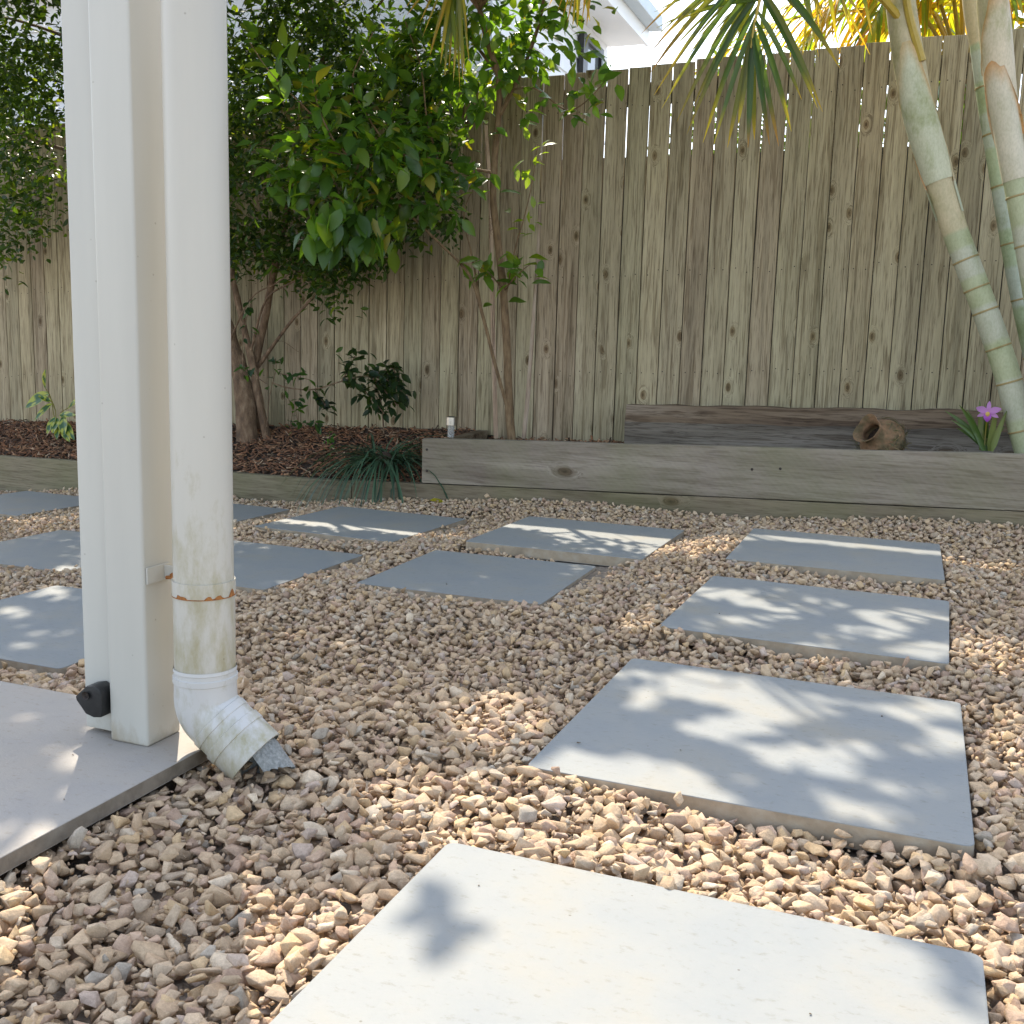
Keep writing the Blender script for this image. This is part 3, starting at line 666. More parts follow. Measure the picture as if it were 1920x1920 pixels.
PIPX, PIPY = atY(384, 1200, 1.222)[0], 1.222
zz = lambda py: atY(384, py, PIPY)[2]
dp = thing('downpipe', (PIPX, PIPY, 0), 'round white downpipe with grimy lower end beside the patio post', 'downpipe')
R0 = 0.0435
b = MB(); b.lathe([(R0, zz(1250)), (R0, zz(1087))], 40, Matrix.Translation((PIPX, PIPY, 0)))
b.lathe([(R0-0.0012, zz(1087)), (R0-0.0012, 2.75)], 40, Matrix.Translation((PIPX, PIPY, 0)))
b.build('pipe', M['pipe'], dp, smooth=True)
b = MB(); z1, z0 = zz(1085), zz(1112)
b.lathe([(R0-0.001, z0), (R0+0.0012, z0), (R0+0.0012, z1), (R0-0.001, z1)], 40, Matrix.Translation((PIPX, PIPY, 0)))
ps = Vector((PXR+0.004, PYF+0.034, zz(1078)))
strap = b.build('pipe_strap', M['pipe'], dp)
b = MB()
zs = atY(300, 1078, PYF+0.02)[2]
b.box((PXR+0.0008, PYF+0.004, zs-0.013), (PXR+0.0035, PYF+0.052, zs+0.012)); b.box((PXR+0.0035, PYF+0.040, zs-0.011), (PIPX-R0+0.012, PYF+0.043, zs+0.010))
br = b.build('strap_bracket', M['post'], dp, bevel=0.001)
b = MB()
cpt = Vector((PIPX-R0-0.010, PYF+0.032, zs-0.003))
b.tube([cpt+Vector((-0.012, 0.0, -0.003)), cpt+Vector((0.012, 0.0, 0.001))], 0.0028, 8)
b.tube([cpt+Vector((0.001, -0.003, 0.0)), cpt+Vector((0.003, 0.009, 0.0))], 0.0062, 6)
b.build('rusty_bolt', M['rust'], dp)
# broken rust ring along the strap's lower edge
b = MB(); nseg = 96; rr2 = random.Random(4)
prev = 0
V = []; 
for k2 in range(nseg+1):
    a = 2*math.pi*k2/nseg
    hgt = 0.0013+max(0, 0.019*noise.noise(Vector((math.cos(a)*4.2, math.sin(a)*4.2, 1.7)))+0.0015*rr2.random())
    for (rad, z) in ((R0+0.0016, z0-0.0014), (R0+0.00165, z0-0.0014+hgt)): V.append((PIPX+rad*math.cos(a), PIPY+rad*math.sin(a), z))
b.add(V, [(2*k2, 2*k2+2, 2*k2+3, 2*k2+1) for k2 in range(nseg)])
b.build('rust_stain', M['rust'], dp)
# 45 degree elbow
zt = zz(1247); zb = zz(1306)
rings = []
def circ(c, d, rad): rings.append((Vector(c), Vector(d).normalized(), rad))
D0 = Vector((0, 0, -1)); D1 = Vector((0.77, 0.08, -0.63)).normalized()
b = MB()
Pt = []; Rd = []
RE = R0+0.0016
for (z, rad) in ((zt, RE-0.0004), (zt-0.005, RE+0.0003), (zt-0.006, RE-0.0008), (zt-0.012, RE-0.0008), (zt-0.013, RE+0.0012), (zt-0.021, RE+0.0012), (zt-0.022, RE-0.0006), (zb, RE)):
    Pt.append(Vector((PIPX, PIPY, z))); Rd.append(rad)
Cb = Vector((PIPX, PIPY, zb)); 
for k2 in range(1, 9):
    t = k2/8; d = D0.lerp(D1, t).normalized(); Cb = Cb+d*0.0046; Pt.append(Cb.copy()); Rd.append(RE)
for (l, rad) in ((0.004, RE), (0.005, RE+0.0016), (0.016, RE+0.0016), (0.017, RE+0.0004), (0.031, RE+0.0006), (0.032, RE+0.0026), (0.046, RE+0.0030), (0.047, RE+0.0014), (0.082, RE+0.0018), (0.0825, RE-0.0012)):
    Pt.append(Cb+D1*l); Rd.append(rad)
END = Cb+D1*0.080
b.tube(Pt, Rd, 40, cap=False)
b.build('elbow', M['elbow'], dp, smooth=True)
b = MB()
ax_ = D1.cross(Vector((0, 0, 1))).normalized(); ay_ = ax_.cross(D1).normalized(); V = []; na, nl_ = 40, 7
for i in range(nl_):
    for k2 in range(na):
        an = math.radians(35+215*k2/(na-1)); u = i/(nl_-1)
        ln_ = 0.046*max(0.25, min(1, 1.15-abs(k2/(na-1)-0.42)*1.6))+0.005*noise.noise(Vector((k2*0.9, 2, 0)))
        rad = (R0-0.004)*(1-0.10*u*u)+0.002*noise.noise(Vector((k2*0.6, i*0.8, 4)))
        V.append((END-D1*0.03+D1*(0.03+ln_)*u+ax_*math.cos(an)*rad+ay_*math.sin(an)*rad+Vector((0, 0, -0.010*u*u)))[:])
b.add(V, [(i*na+k2, i*na+k2+1, (i+1)*na+k2+1, (i+1)*na+k2) for i in range(nl_-1) for k2 in range(na-1)])
b.build('drain_sock', M['fabric'], dp, smooth=True)
b = MB(); b.add([(END-D1*0.022+ax_*math.cos(k2*math.pi/12)*(R0-0.0005)+ay_*math.sin(k2*math.pi/12)*(R0-0.0005))[:] for k2 in range(24)], [tuple(range(24))]); b.build('mouth_shade', M['black'], dp)  # black disc painted in as the shade inside the hollow elbow

# ------------------------------------------------------------------ plants: helpers
def leaf_template(rows, fold=0.25, droop=0.25, wave=0.0):
    """leaf along +Y, normal +Z, unit length; rows = (t, halfwidth)"""
    V = []; 
    for (t, w) in rows:
        z = -droop*t*t
        V += [(-w, t, z+fold*w+wave*math.sin(t*9)*w), (0, t, z), (w, t, z+fold*w-wave*math.sin(t*9)*w)]
    F = []
    for i in range(len(rows)-1):
        a = 3*i
        F += [(a, a+1, a+4, a+3), (a+1, a+2, a+5, a+4)]
    return np.array(V), np.array(F)
LEMON = leaf_template([(0, 0.02), (0.08, 0.06), (0.25, 0.20), (0.48, 0.255), (0.72, 0.19), (0.9, 0.08), (1.0, 0.005)], 0.30, 0.22, 0.10)
DARK = leaf_template([(0, 0.02), (0.22, 0.17), (0.5, 0.24), (0.78, 0.15), (1.0, 0.005)], 0.35, 0.18)
def frames(d, up):
    d = d/np.linalg.norm(d, axis=1)[:, None]
    x = np.cross(d, up); ln = np.linalg.norm(x, axis=1)[:, None]; x = np.where(ln < 1e-4, np.array([[1., 0, 0]]), x/np.maximum(ln, 1e-6))
    z = np.cross(x, d)
    return np.stack([x, d, z], 2)
def leaf_mesh(name, tmpl, pos, dirs, ups, size, col, mat, parent, smooth=True, edge_col=None):
    V, F = tmpl; n = len(pos)
    Rm = frames(np.asarray(dirs, float), np.asarray(ups, float))
    P = np.einsum('nij,vj->nvi', Rm, V)*np.asarray(size)[:, None, None]+np.asarray(pos)[:, None]
    C = np.repeat(np.asarray(col), len(V), 0)
    vv = np.tile((np.abs(V[:, 0]) < 1e-6), n)
    C = C*np.where(vv, 1.12, 0.97)[:, None]
    return np_mesh(name, P.reshape(-1, 3), [(F[None]+(np.arange(n)*len(V))[:, None, None]).reshape(-1, 4)], mat, parent, col=C, smooth=smooth)
def poly_in(px, py, poly):
    inside = np.zeros(len(px), bool); j = len(poly)-1
    for i in range(len(poly)):
        xi, yi = poly[i]; xj, yj = poly[j]
        c = ((yi > py) != (yj > py)) & (px < (xj-xi)*(py-yi)/(yj-yi+1e-9)+xi)
        inside ^= c; j = i
    return inside
def ground_shadow_px(P):
    """where on the ground (as a survey point) the sun drops the shadow of P"""
    P = np.asarray(P); t = (P[:, 2]+0.02)/SUN[2]; G = P-SUN[None]*t[:, None]
    z = slope(G[:, 0]); t = (P[:, 2]-z)/SUN[2]; G = P-SUN[None]*t[:, None]
    px, py, w = project(G); return px, py, w
LIT_POLY = [
    [(150, 1368), (452, 1372), (472, 1650), (490, 2000), (50, 2000), (72, 1650)],
    [(600, 1450), (760, 1425), (900, 1440), (985, 1430), (1200, 1500), (1500, 1560), (1830, 1630), (1930, 1640), (1980, 2000), (440, 2000), (450, 1650), (540, 1640), (680, 1650), (800, 1590), (740, 1560), (650, 1520)],
    [(990, 1445), (1050, 1395), (1130, 1420), (1230, 1420), (1330, 1450), (1420, 1530), (1700, 1580), (1815, 1610), (1300, 1530)],
    [(1835, 1290), (1930, 1310), (1930, 1520), (1840, 1480)], [(1850, 1600), (1960, 1540), (1990, 1900), (1870, 1750)],
    [(1785, 1165), (1960, 1160), (1960, 1262), (1790, 1244)],
    [(-60, 1590), (60, 1590), (90, 1700), (80, 1800), (40, 1880), (-60, 1900)],
    [(1480, 1470), (1560, 1470), (1700, 1530), (1640, 1560)],
]
LIT_ELL = [(940, 1345, 75, 52), (1205, 1150, 32, 30), (1290, 1285, 70, 26), (1390, 1300, 70, 30), (1430, 1350, 60, 26), (1500, 1330, 70, 24), (1340, 1370, 60, 24), (1560, 1430, 75, 22), (1470, 1420, 60, 24),
           (1740, 1330, 70, 24), (1760, 1400, 50, 30), (1200, 1320, 34, 14), (1620, 1395, 30, 12), (1180, 1268, 30, 10), (1700, 1480, 50, 16), (1650, 1330, 26, 12),
           (1310, 1115, 34, 12), (1420, 1108, 70, 13), (1500, 1132, 75, 13), (1700, 1150, 85, 12), (1640, 1182, 80, 12), (1745, 1215, 70, 14), (1520, 1212, 85, 9), (1365, 1160, 60, 9), (1290, 1183, 40, 11), (1250, 1130, 30, 10), (1460, 1155, 30, 6), (1395, 1125, 26, 6),
           (100, 1112, 50, 15), (35, 1150, 45, 11), (60, 1172, 40, 8), (105, 1205, 28, 8), (30, 1200, 34, 9), (110, 1050, 30, 9), (148, 1040, 18, 6), (560, 1080, 60, 10), (610, 1068, 40, 8), (482, 1053, 13, 5), (530, 1062, 18, 5),
           (775, 1105, 15, 6), (1042, 1078, 14, 4), (8, 1505, 26, 26), (560, 1180, 30, 18), (640, 1195, 30, 14)]
SHADE_ELL = [(835, 1720, 55, 60), (800, 1780, 40, 40)]
SHADE_POLY = [[(1640, 1680), (1700, 1690), (1900, 1890), (1820, 1900)], [(480, 1500), (640, 1480), (830, 1600), (700, 1640)], [(1830, 1690), (1880, 1640), (1930, 1700), (1880, 1760)]]
def strip_mask(P):
    h = P[:, 2]+(FENCE_Y+0.015-P[:, 1])*SUN[2]/SUN[1]; xf = P[:, 0]+(FENCE_Y+0.015-P[:, 1])*SUN[0]/SUN[1]
    dh = h-fence_top(xf); return (dh > -0.03) & (dh < 0.15)
def lit_mask(P, grow=1.0):
    px, py, w = ground_shadow_px(P); m = np.zeros(len(px), bool)
    for poly in LIT_POLY: m |= poly_in(px, py, poly)
    for (cx, cy, a, b_) in LIT_ELL: m |= ((px-cx)/(a*grow))**2+((py-cy)/(b_*grow))**2 < 1
    s = np.zeros(len(px), bool)
    for (cx, cy, a, b_) in SHADE_ELL: s |= ((px-cx)/a)**2+((py-cy)/b_)**2 < 1
    for poly in SHADE_POLY: s |= poly_in(px, py, poly)
    return (m & ~s) | strip_mask(P)

def catmull(P, n):
    P = [Vector(p) for p in P]; out = []
    Q = [P[0]*2-P[1]]+P+[P[-1]*2-P[-2]]
    for i in range(1, len(Q)-2):
        for k in range(n):
            t = k/n; a, b_, c, d = Q[i-1], Q[i], Q[i+1], Q[i+2]
            out.append(0.5*((2*b_)+(c-a)*t+(2*a-5*b_+4*c-d)*t*t+(3*b_-a-3*c+d)*t**3))
    out.append(P[-1]); return out
def pxline(pts): return [Vector(atY(*p)) for p in pts]

# ------------------------------------------------------------------ dark-leaved tree on the left
r = np.random.default_rng(21)
tb = atZ(470, 850, float(mulch_z(-3.0, 4.5)))
dtree = thing('broadleaf_tree', tb, 'dense dark green broadleaf tree with several brown stems behind the white post', 'tree')
b = MB()
Y0 = tb[1]
b.tube(catmull(pxline([(470, 872, Y0), (463, 800, Y0), (455, 720, Y0+.02), (430, 640, Y0+.05), (395, 520, Y0+.05), (350, 360, Y0), (300, 150, Y0), (260, -150, Y0)]), 5), np.linspace(0.062, 0.022, 36), 14, wob=0.25)
b.tube(catmull(pxline([(486, 850, Y0+.12), (481, 770, Y0+.12), (479, 690, Y0+.1), (498, 590, Y0+.08), (520, 480, Y0+.05), (560, 300, Y0), (610, 90, Y0), (640, -150, Y0)]), 5), np.linspace(0.026, 0.012, 36), 10, wob=0.2)
b.tube(catmull(pxline([(508, 852, Y0+.02), (490, 770, Y0+.03), (479, 713, Y0+.04), (467, 655, Y0+.05), (445, 560, Y0+.06), (420, 420, Y0+.05), (400, 200, Y0)]), 5), np.linspace(0.024, 0.012, 31), 10, wob=0.2)
for pts, ra in (([(482, 690, Y0+.1), (540, 610, Y0), (600, 540, Y0-.1), (660, 440, Y0-.1)], 0.011), ([(470, 660, Y0+.05), (500, 560, Y0-.05), (560, 520, Y0-.1), (540, 480, Y0-.1)], 0.007),
                ([(350, 360, Y0), (200, 300, Y0), (60, 260, Y0), (-60, 180, Y0)], 0.016), ([(560, 300, Y0), (660, 260, Y0-.1), (760, 210, Y0-.1)], 0.010), ([(300, 150, Y0), (100, 60, Y0), (-40, 20, Y0)], 0.013), ([(610, 90, Y0), (700, 20, Y0), (760, -60, Y0)], 0.009),
                ([(430, 640, Y0+.02), (470, 560, Y0-.1), (520, 530, Y0-.15), (560, 500, Y0-.2)], 0.005), ([(479, 690, Y0+.1), (520, 640, Y0+.1), (560, 660, Y0+.12)], 0.003)):
    P = catmull(pxline(pts), 5); b.tube(P, np.linspace(ra, ra*0.35, len(P)), 7, wob=0.2)
b.build('trunk', M['bark'], dtree, smooth=True)
VIS = [[(395, -40), (690, -40), (800, 60), (830, 200), (850, 380), (830, 440), (760, 430), (720, 490), (690, 500), (650, 520), (640, 570), (600, 560), (560, 500), (500, 480), (440, 500), (395, 480)],
       [(-80, -40), (135, -40), (135, 400), (95, 410), (75, 460), (40, 440), (10, 490), (-80, 500)], [(135, -40), (395, -40), (395, 420), (135, 380)]]
cl = []
tries = r.uniform((-80, -40), (860, 580), (9000, 2))
for poly in VIS:
    m = poly_in(tries[:, 0], tries[:, 1], poly); cl.append(tries[m][:(1500, 700, 500)[len(cl)]])
cl = np.concatenate(cl)
# gaps and clumps
keepp = np.array([noise.noise(Vector((p[0]*0.012, p[1]*0.012, 5.0)))+0.5*noise.noise(Vector((p[0]*0.035, p[1]*0.035, 9.0))) for p in cl])
top = np.clip((160-cl[:, 1])/200, 0, 1)
keepp -= 0.50*top+0.25*((cl[:, 0] < 140) & (cl[:, 1] > 180) & (cl[:, 1] < 300))
cl = cl[keepp > -0.30]
yy = r.uniform(4.30, 4.80, len(cl))
cen = np.array([atY(p[0], p[1], y) for p, y in zip(cl, yy)])
# hanging spray at (640,540) and overhead crown above the picture
def overhead(nc, reg, zlo, zhi, rs):
    g = rs.uniform((reg[0], reg[2]), (reg[1], reg[3]), (nc, 2)); z = rs.uniform(zlo, zhi, nc)
    k = z/SUN[2]
    return np.stack([g[:, 0]+SUN[0]*k, g[:, 1]+SUN[1]*k, z], 1)
ov = overhead(2300, (-3.6, -0.75, 0.50, 2.95), 2.3, 3.5, r)
px, py, w = project(ov); ov = ov[py < -25]; ov = ov[ov[:, 0] < -2.15]
cen = np.concatenate([cen, ov]); nvis = len(cl)
nl = 13
pos = np.repeat(cen, nl, 0)+r.normal(size=(len(cen)*nl, 3))*np.array([0.055, 0.05, 0.055])
d = r.normal(size=pos.shape)*np.array([1, 1, 0.55])+np.array([0, -0.25, -0.35]); up_ = r.normal(size=pos.shape)*0.55+np.array([0, -0.1, 1.0])
sz = r.uniform(0.030, 0.056, len(pos)); sz[nvis*nl:] *= 1.9
ok = ~((pos[:, 1] > FENCE_Y-0.05) & (pos[:, 2] < 2.0))
lm = lit_mask(pos, 1.15); ok &= ~lm
# visible picture bounds: keep the crown's lower outline
base = np.array([(0.032, 0.066, 0.016), (0.024, 0.052, 0.017), (0.046, 0.086, 0.018), (0.085, 0.12, 0.020), (0.030, 0.058, 0.022)])
cc = base[r.choice(5, len(pos), p=[.3, .28, .2, .08, .14])]*(0.75+0.5*r.random((len(pos), 1)))
leaf_mesh('crown', DARK, pos[ok], d[ok], up_[ok], sz[ok], cc[ok], M['darkleaf'], dtree)
print('dark leaves', ok.sum())

# ------------------------------------------------------------------ lemon tree
r = np.random.default_rng(33); rp = random.Random(33)
lb = atY(958, 815, 4.55)
ltree = thing('lemon_tree', lb, 'young lemon tree with broad glossy leaves and slim trunk in the planter', 'tree')
YL = 4.55
b = MB()
trunk = pxline([(960, 830, YL), (955, 760, YL), (950, 640, YL), (943, 540, YL), (932, 440, YL-.02), (924, 370, YL-.04), (928, 290, YL-.06), (936, 200, YL-.08), (934, 140, YL-.1), (915, 80, YL-.15), (900, 20, YL-.2), (880, -80, YL-.25), (850, -260, YL-.3)])
P = catmull(trunk, 4); b.tube(P, np.linspace(0.020, 0.010, len(P)), 12, wob=0.15)
stems = [([(952, 765, YL), (930, 690, YL-.05), (905, 590, YL-.1), (880, 515, YL-.15), (830, 462, YL-.22), (770, 405, YL-.3), (720, 360, YL-.45), (660, 320, YL-.55)], 0.0095),
         ([(938, 215, YL-.08), (965, 160, YL-.08), (992, 100, YL-.1), (1018, 10, YL-.15), (1030, -120, YL-.2), (1040, -280, YL-.3)], 0.011),
         ([(934, 140, YL-.1), (900, 95, YL-.12), (870, 60, YL-.15), (820, 20, YL-.2), (740, -60, YL-.3)], 0.008),
         ([(930, 325, YL-.05), (880, 315, YL-.12), (820, 300, YL-.25), (740, 290, YL-.45), (650, 290, YL-.65), (590, 280, YL-.75)], 0.007),
         ([(950, 170, YL-.1), (1000, 165, YL-.2), (1050, 200, YL-.25), (1075, 205, YL-.28), (1110, 180, YL-.3), (1148, 135, YL-.3)], 0.0045),
         ([(948, 560, YL), (965, 470, YL-.05), (985, 400, YL-.08), (1000, 330, YL-.1), (1008, 270, YL-.1)], 0.0038),
         ([(945, 545, YL), (915, 510, YL-.12), (880, 488, YL-.15)], 0.004), ([(945, 545, YL), (970, 515, YL-.1), (995, 495, YL-.12)], 0.004),
         ([(905, 590, YL-.1), (885, 480, YL-.05), (870, 400, YL), (900, 330, YL)], 0.005),
         ([(650, 290, YL-.65), (580, 210, YL-.7), (510, 140, YL-.75), (465, 75, YL-.78)], 0.004), ([(640, 290, YL-.65), (600, 210, YL-.7), (580, 120, YL-.72)], 0.004),
         ([(740, 290, YL-.45), (690, 220, YL-.5), (660, 150, YL-.5), (700, 60, YL-.5)], 0.005), ([(820, 300, YL-.25), (800, 220, YL-.3), (790, 130, YL-.3), (760, 40, YL-.3)], 0.005)]
for pts, ra in stems:
    P = catmull(pxline(pts), 5); b.tube(P, np.linspace(ra, ra*0.4, len(P)), 7, wob=0.2)
# thorns on the low stem
P = catmull(pxline(stems[0][0]), 6)
for q in P[4:34:2]:
    dv = Vector((rp.uniform(-1, 1), rp.uniform(-0.4, 0.4), rp.uniform(-0.2, 0.6))).normalized()*0.022; b.tube([q, q+dv], [0.0014, 0.0003], 4)
LT = [  # leafy shoots: points, leaves, leaf length, spread
    (stems[3][0], 46, 0.10), (stems[0][0][4:], 34, 0.105), (stems[9][0], 26, 0.095), (stems[10][0], 22, 0.095), (stems[11][0], 30, 0.09), (stems[12][0], 30, 0.085),
    ([(700, 330, YL-.5), (640, 310, YL-.65), (560, 335, YL-.75), (515, 330, YL-.78)], 34, 0.10), ([(650, 350, YL-.6), (620, 400, YL-.68), (610, 430, YL-.7)], 30, 0.125),
    ([(700, 370, YL-.5), (680, 420, YL-.6), (690, 450, YL-.6)], 20, 0.115), ([(770, 405, YL-.3), (745, 430, YL-.38), (745, 470, YL-.4)], 9, 0.105), ([(560, 260, YL-.75), (530, 290, YL-.8), (510, 310, YL-.8)], 14, 0.10),
    ([(820, 400, YL-.3), (850, 350, YL-.35), (890, 340, YL-.35), (940, 320, YL-.3)], 12, 0.10), ([(760, 350, YL-.5), (800, 370, YL-.45), (850, 420, YL-.4)], 14, 0.10),
    (stems[4][0][2:], 16, 0.075), (stems[5][0][1:], 20, 0.062), (stems[6][0], 9, 0.095), (stems[7][0], 9, 0.09),
    (stems[2][0], 60, 0.08), (stems[1][0][2:], 60, 0.08), ([(992, 100, YL-.1), (1040, 90, YL-.15), (1090, 100, YL-.2), (1110, 118, YL-.2)], 18, 0.085), ([(1010, 40, YL-.1), (1060, 20, YL-.15), (1100, 10, YL-.2)], 20, 0.085),
    ([(934, 140, YL-.1), (880, 140, YL-.15), (830, 160, YL-.2), (790, 200, YL-.25)], 34, 0.08), ([(930, 200, YL-.1), (880, 220, YL-.15), (830, 240, YL-.25), (760, 250, YL-.35)], 34, 0.085),
    ([(780, 20, YL-.1), (830, 100, YL-.1), (880, 180, YL-.1)], 40, 0.08), ([(900, -20, YL-.05), (960, 60, YL-.05), (1010, 130, YL-.1)], 40, 0.08), ([(860, -30, YL+.1), (920, 100, YL+.1), (900, 200, YL+.05)], 40, 0.075),
    ([(900, 60, YL-.2), (930, 20, YL-.2), (950, -40, YL-.2)], 22, 0.08), ([(870, 60, YL-.15), (850, 0, YL-.2), (840, -40, YL-.2)], 22, 0.08), ([(940, 240, YL-.1), (975, 220, YL-.15), (1000, 190, YL-.2)], 8, 0.08),
    ([(830, 20, YL-.2), (780, 60, YL-.25), (740, 110, YL-.3), (720, 170, YL-.35)], 34, 0.08), ([(960, 60, YL-.1), (960, 110, YL-.15), (970, 150, YL-.2)], 16, 0.08),
    ([(640, 200, YL-.5), (700, 230, YL-.5), (760, 240, YL-.45), (830, 260, YL-.4)], 26, 0.09), ([(700, 280, YL-.6), (760, 300, YL-.6), (830, 330, YL-.5)], 24, 0.095), ([(850, 110, YL-.2), (800, 110, YL-.2), (760, 90, YL-.2)], 20, 0.08)]
pos, dr, upv, sz, cc = [], [], [], [], []
lemon_cols = [(0.065, 0.135, 0.020), (0.050, 0.105, 0.020), (0.085, 0.16, 0.022), (0.11, 0.17, 0.020), (0.055, 0.115, 0.026)]
for pts, nlv, ln in LT:
    P = catmull(pxline(pts), 8)
    for k2 in range(int(nlv*2.1)):
        t = rp.random()**0.8; i = min(int(t*(len(P)-1)), len(P)-2); q = P[i].lerp(P[i+1], rp.random())
        td = (P[i+1]-P[i]).normalized()
        dv = td*rp.uniform(0.1, 0.9)+Vector((rp.gauss(0, 0.7), rp.gauss(-0.25, 0.5), rp.gauss(-0.15, 0.55)))
        if ln > 0.10: dv += Vector((0, -0.1, -0.7))
        dv.normalize(); q = q+Vector((rp.gauss(0, .045), rp.gauss(0, .05), rp.gauss(0, .042)))
        pos.append(q[:]); dr.append(dv[:]); upv.append((rp.gauss(0, 0.45), rp.gauss(-0.35, 0.45), 1.0)); sz.append(ln*rp.uniform(0.65, 1.15))
        c = rp.choice(lemon_cols); f = rp.uniform(0.8, 1.25)
        if ln < 0.07: c = (0.13, 0.20, 0.03)
        if rp.random() < 0.05: c = (0.20, 0.19, 0.03)
        cc.append([a*f for a in c])
npos = len(pos)
# the part of the crown above the picture
ov = overhead(1300, (-1.35, 0.75, 0.95, 2.72), 2.3, 3.3, r)
px, py, w = project(ov); ov = ov[py < -25]; ov = ov[ov[:, 0] >= -2.3]
nl = 8
op = np.repeat(ov, nl, 0)+r.normal(size=(len(ov)*nl, 3))*0.075
pos = np.concatenate([pos, op]); dr = np.concatenate([dr, r.normal(size=op.shape)*np.array([1, 1, .5])]); upv = np.concatenate([upv, r.normal(size=op.shape)*0.4+np.array([0, 0, 1.])])
sz = np.concatenate([sz, r.uniform(0.07, 0.115, len(op))]); cc = np.concatenate([cc, np.array(lemon_cols)[r.integers(0, 5, len(op))]*(0.8+0.4*r.random((len(op), 1)))])
mid = pos+dr/np.linalg.norm(dr, axis=1)[:, None]*sz[:, None]*0.5
ok = ~lit_mask(mid, 1.25) & ~lit_mask(pos, 1.1); ok[:npos] |= (np.arange(npos) % 3 > 0) & ~strip_mask(mid[:npos]) & ~strip_mask(pos[:npos])
ok &= ~((pos[:, 1] > FENCE_Y-0.06) & (pos[:, 2] < 2.0))
leaf_mesh('crown', LEMON, pos[ok], dr[ok], upv[ok], sz[ok], cc[ok], M['lemonleaf'], ltree)
print('lemon leaves', ok.sum())
# boughs carrying the upper crown
for k2 in range(26):
    e = Vector(ov[r.integers(0, len(ov))]); s0 = Vector(trunk[-1 - (k2 % 3)])
    midp = s0.lerp(e, 0.5)+Vector((r.normal()*0.1, r.normal()*0.1, 0.15)); P = catmull([s0, midp, e], 5); b.tube(P, np.linspace(0.009, 0.003, len(P)), 6, wob=0.2)
b.build('trunk', M['citrusbark'], ltree, smooth=True)
b = MB(); P = pxline([(930, 822, YL+.05), (924, 600, YL+.05), (920, 380, YL+.05), (910, 235, YL+.05)])
for i in range(3): pass
b.tube(P, [0.0115]*4, 4, col=(0.3, 0.5, 0.2)); o = b.build('garden_stake', M['stake']); tag(o, 'pale square timber stake standing just left of the lemon trunk', 'stake')
b = MB(); P = catmull(pxline([(982, 822, YL), (990, 740, YL), (1000, 600, YL+.03), (1008, 480, YL+.05), (1012, 385, YL+.06)]), 5); b.tube(P, np.linspace(0.011, 0.007, len(P)), 8, wob=0.3)
o = b.build('garden_stake', M['bamboo'], smooth=True); tag(o, 'dark weathered cane leaning right of the lemon trunk', 'stake')

# ------------------------------------------------------------------ palms
def strip_leaflets(specs, name, mat, parent):
    """specs: (base, dir, normal, length, width, droop, c0, c1, tipfrac)"""
    V, F, C = [], [], []; n = 0; K = 7
    for (p, d, up0, ln, w, dp_, c0, c1, tf) in specs:
        d = Vector(d).normalized(); q = Vector(p); step = ln/(K-1)
        for k in range(K):
            t = k/(K-1); wd = w*(0.35+0.65*min(1, t*5))*(1-t**2.2)**0.75+0.0006
            x = d.cross(Vector(up0)); x = x.normalized() if x.length > 1e-4 else Vector((1, 0, 0)); nn = x.cross(d).normalized()
            f = 0 if t < tf else (t-tf)/(1-tf+1e-6)
            c = [a*(1-f)+e*f for a, e in zip(c0, c1)]
            V += [q-x*wd+nn*wd*0.45, q, q+x*wd+nn*wd*0.45]; C += [c, [a*1.15 for a in c], c]
            d = (d+Vector((0, 0, -dp_/(K-1)))).normalized(); q = q+d*step
            if k < K-1:
                a = n+3*k; F += [(a, a+1, a+4, a+3), (a+1, a+2, a+5, a+4)]
        n += 3*K
    return np_mesh(name, [v[:] for v in V], [np.array(F)], mat, parent, col=np.array(C), smooth=True)
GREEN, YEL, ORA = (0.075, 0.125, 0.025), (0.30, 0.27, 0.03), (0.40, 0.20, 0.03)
def frond(parent, path, npair, length, droop, width, cols, t0=0.25, seed=0, tipc=ORA, tf=0.6, rr=(0.011, 0.002), spread=0.9, roll=0.0):
    P = catmull(path, 10); rs = random.Random(seed)
    b = MB(); b.tube(P, np.linspace(rr[0], rr[1], len(P)), 8, col=(1, 1, 1)); b_o = b.build('frond', M['petiole'], parent, smooth=True)
    sp = []
    for k in range(npair):
        t = t0+(1-t0)*k/(npair-1); f = t*(len(P)-1); i = min(int(f), len(P)-2); q = P[i].lerp(P[i+1], f-i); td = (P[i+1]-P[i]).normalized()
        side = td.cross(Vector((0, 0, 1))); side = side.normalized() if side.length > 0.05 else Vector((1, 0, 0))
        nrm = side.cross(td).normalized()
        u = (t-t0)/(1-t0); ln = length*(0.45+0.55*math.sin(math.pi*min(1, 0.18+u*0.78)))*rs.uniform(0.9, 1.08)
        for sgn in (-1, 1):
            dv = side*sgn*math.cos(0.55+0.5*u)*spread+td*math.sin(0.55+0.5*u)+nrm*rs.uniform(0.05, 0.3)+Vector((rs.gauss(0, .06), rs.gauss(0, .06), rs.gauss(0, .06)))
            c0 = rs.choice(cols); c0 = [a*rs.uniform(0.8, 1.2) for a in c0]
            sp.append((q, dv, nrm, ln, width*rs.uniform(0.85, 1.15), droop*rs.uniform(0.8, 1.25), c0, [a*rs.uniform(0.6, 1.2) for a in tipc], tf*rs.uniform(0.85, 1.3)))
    strip_leaflets(sp, 'leaflets', M['palmleaf'], b_o)
    return b_o
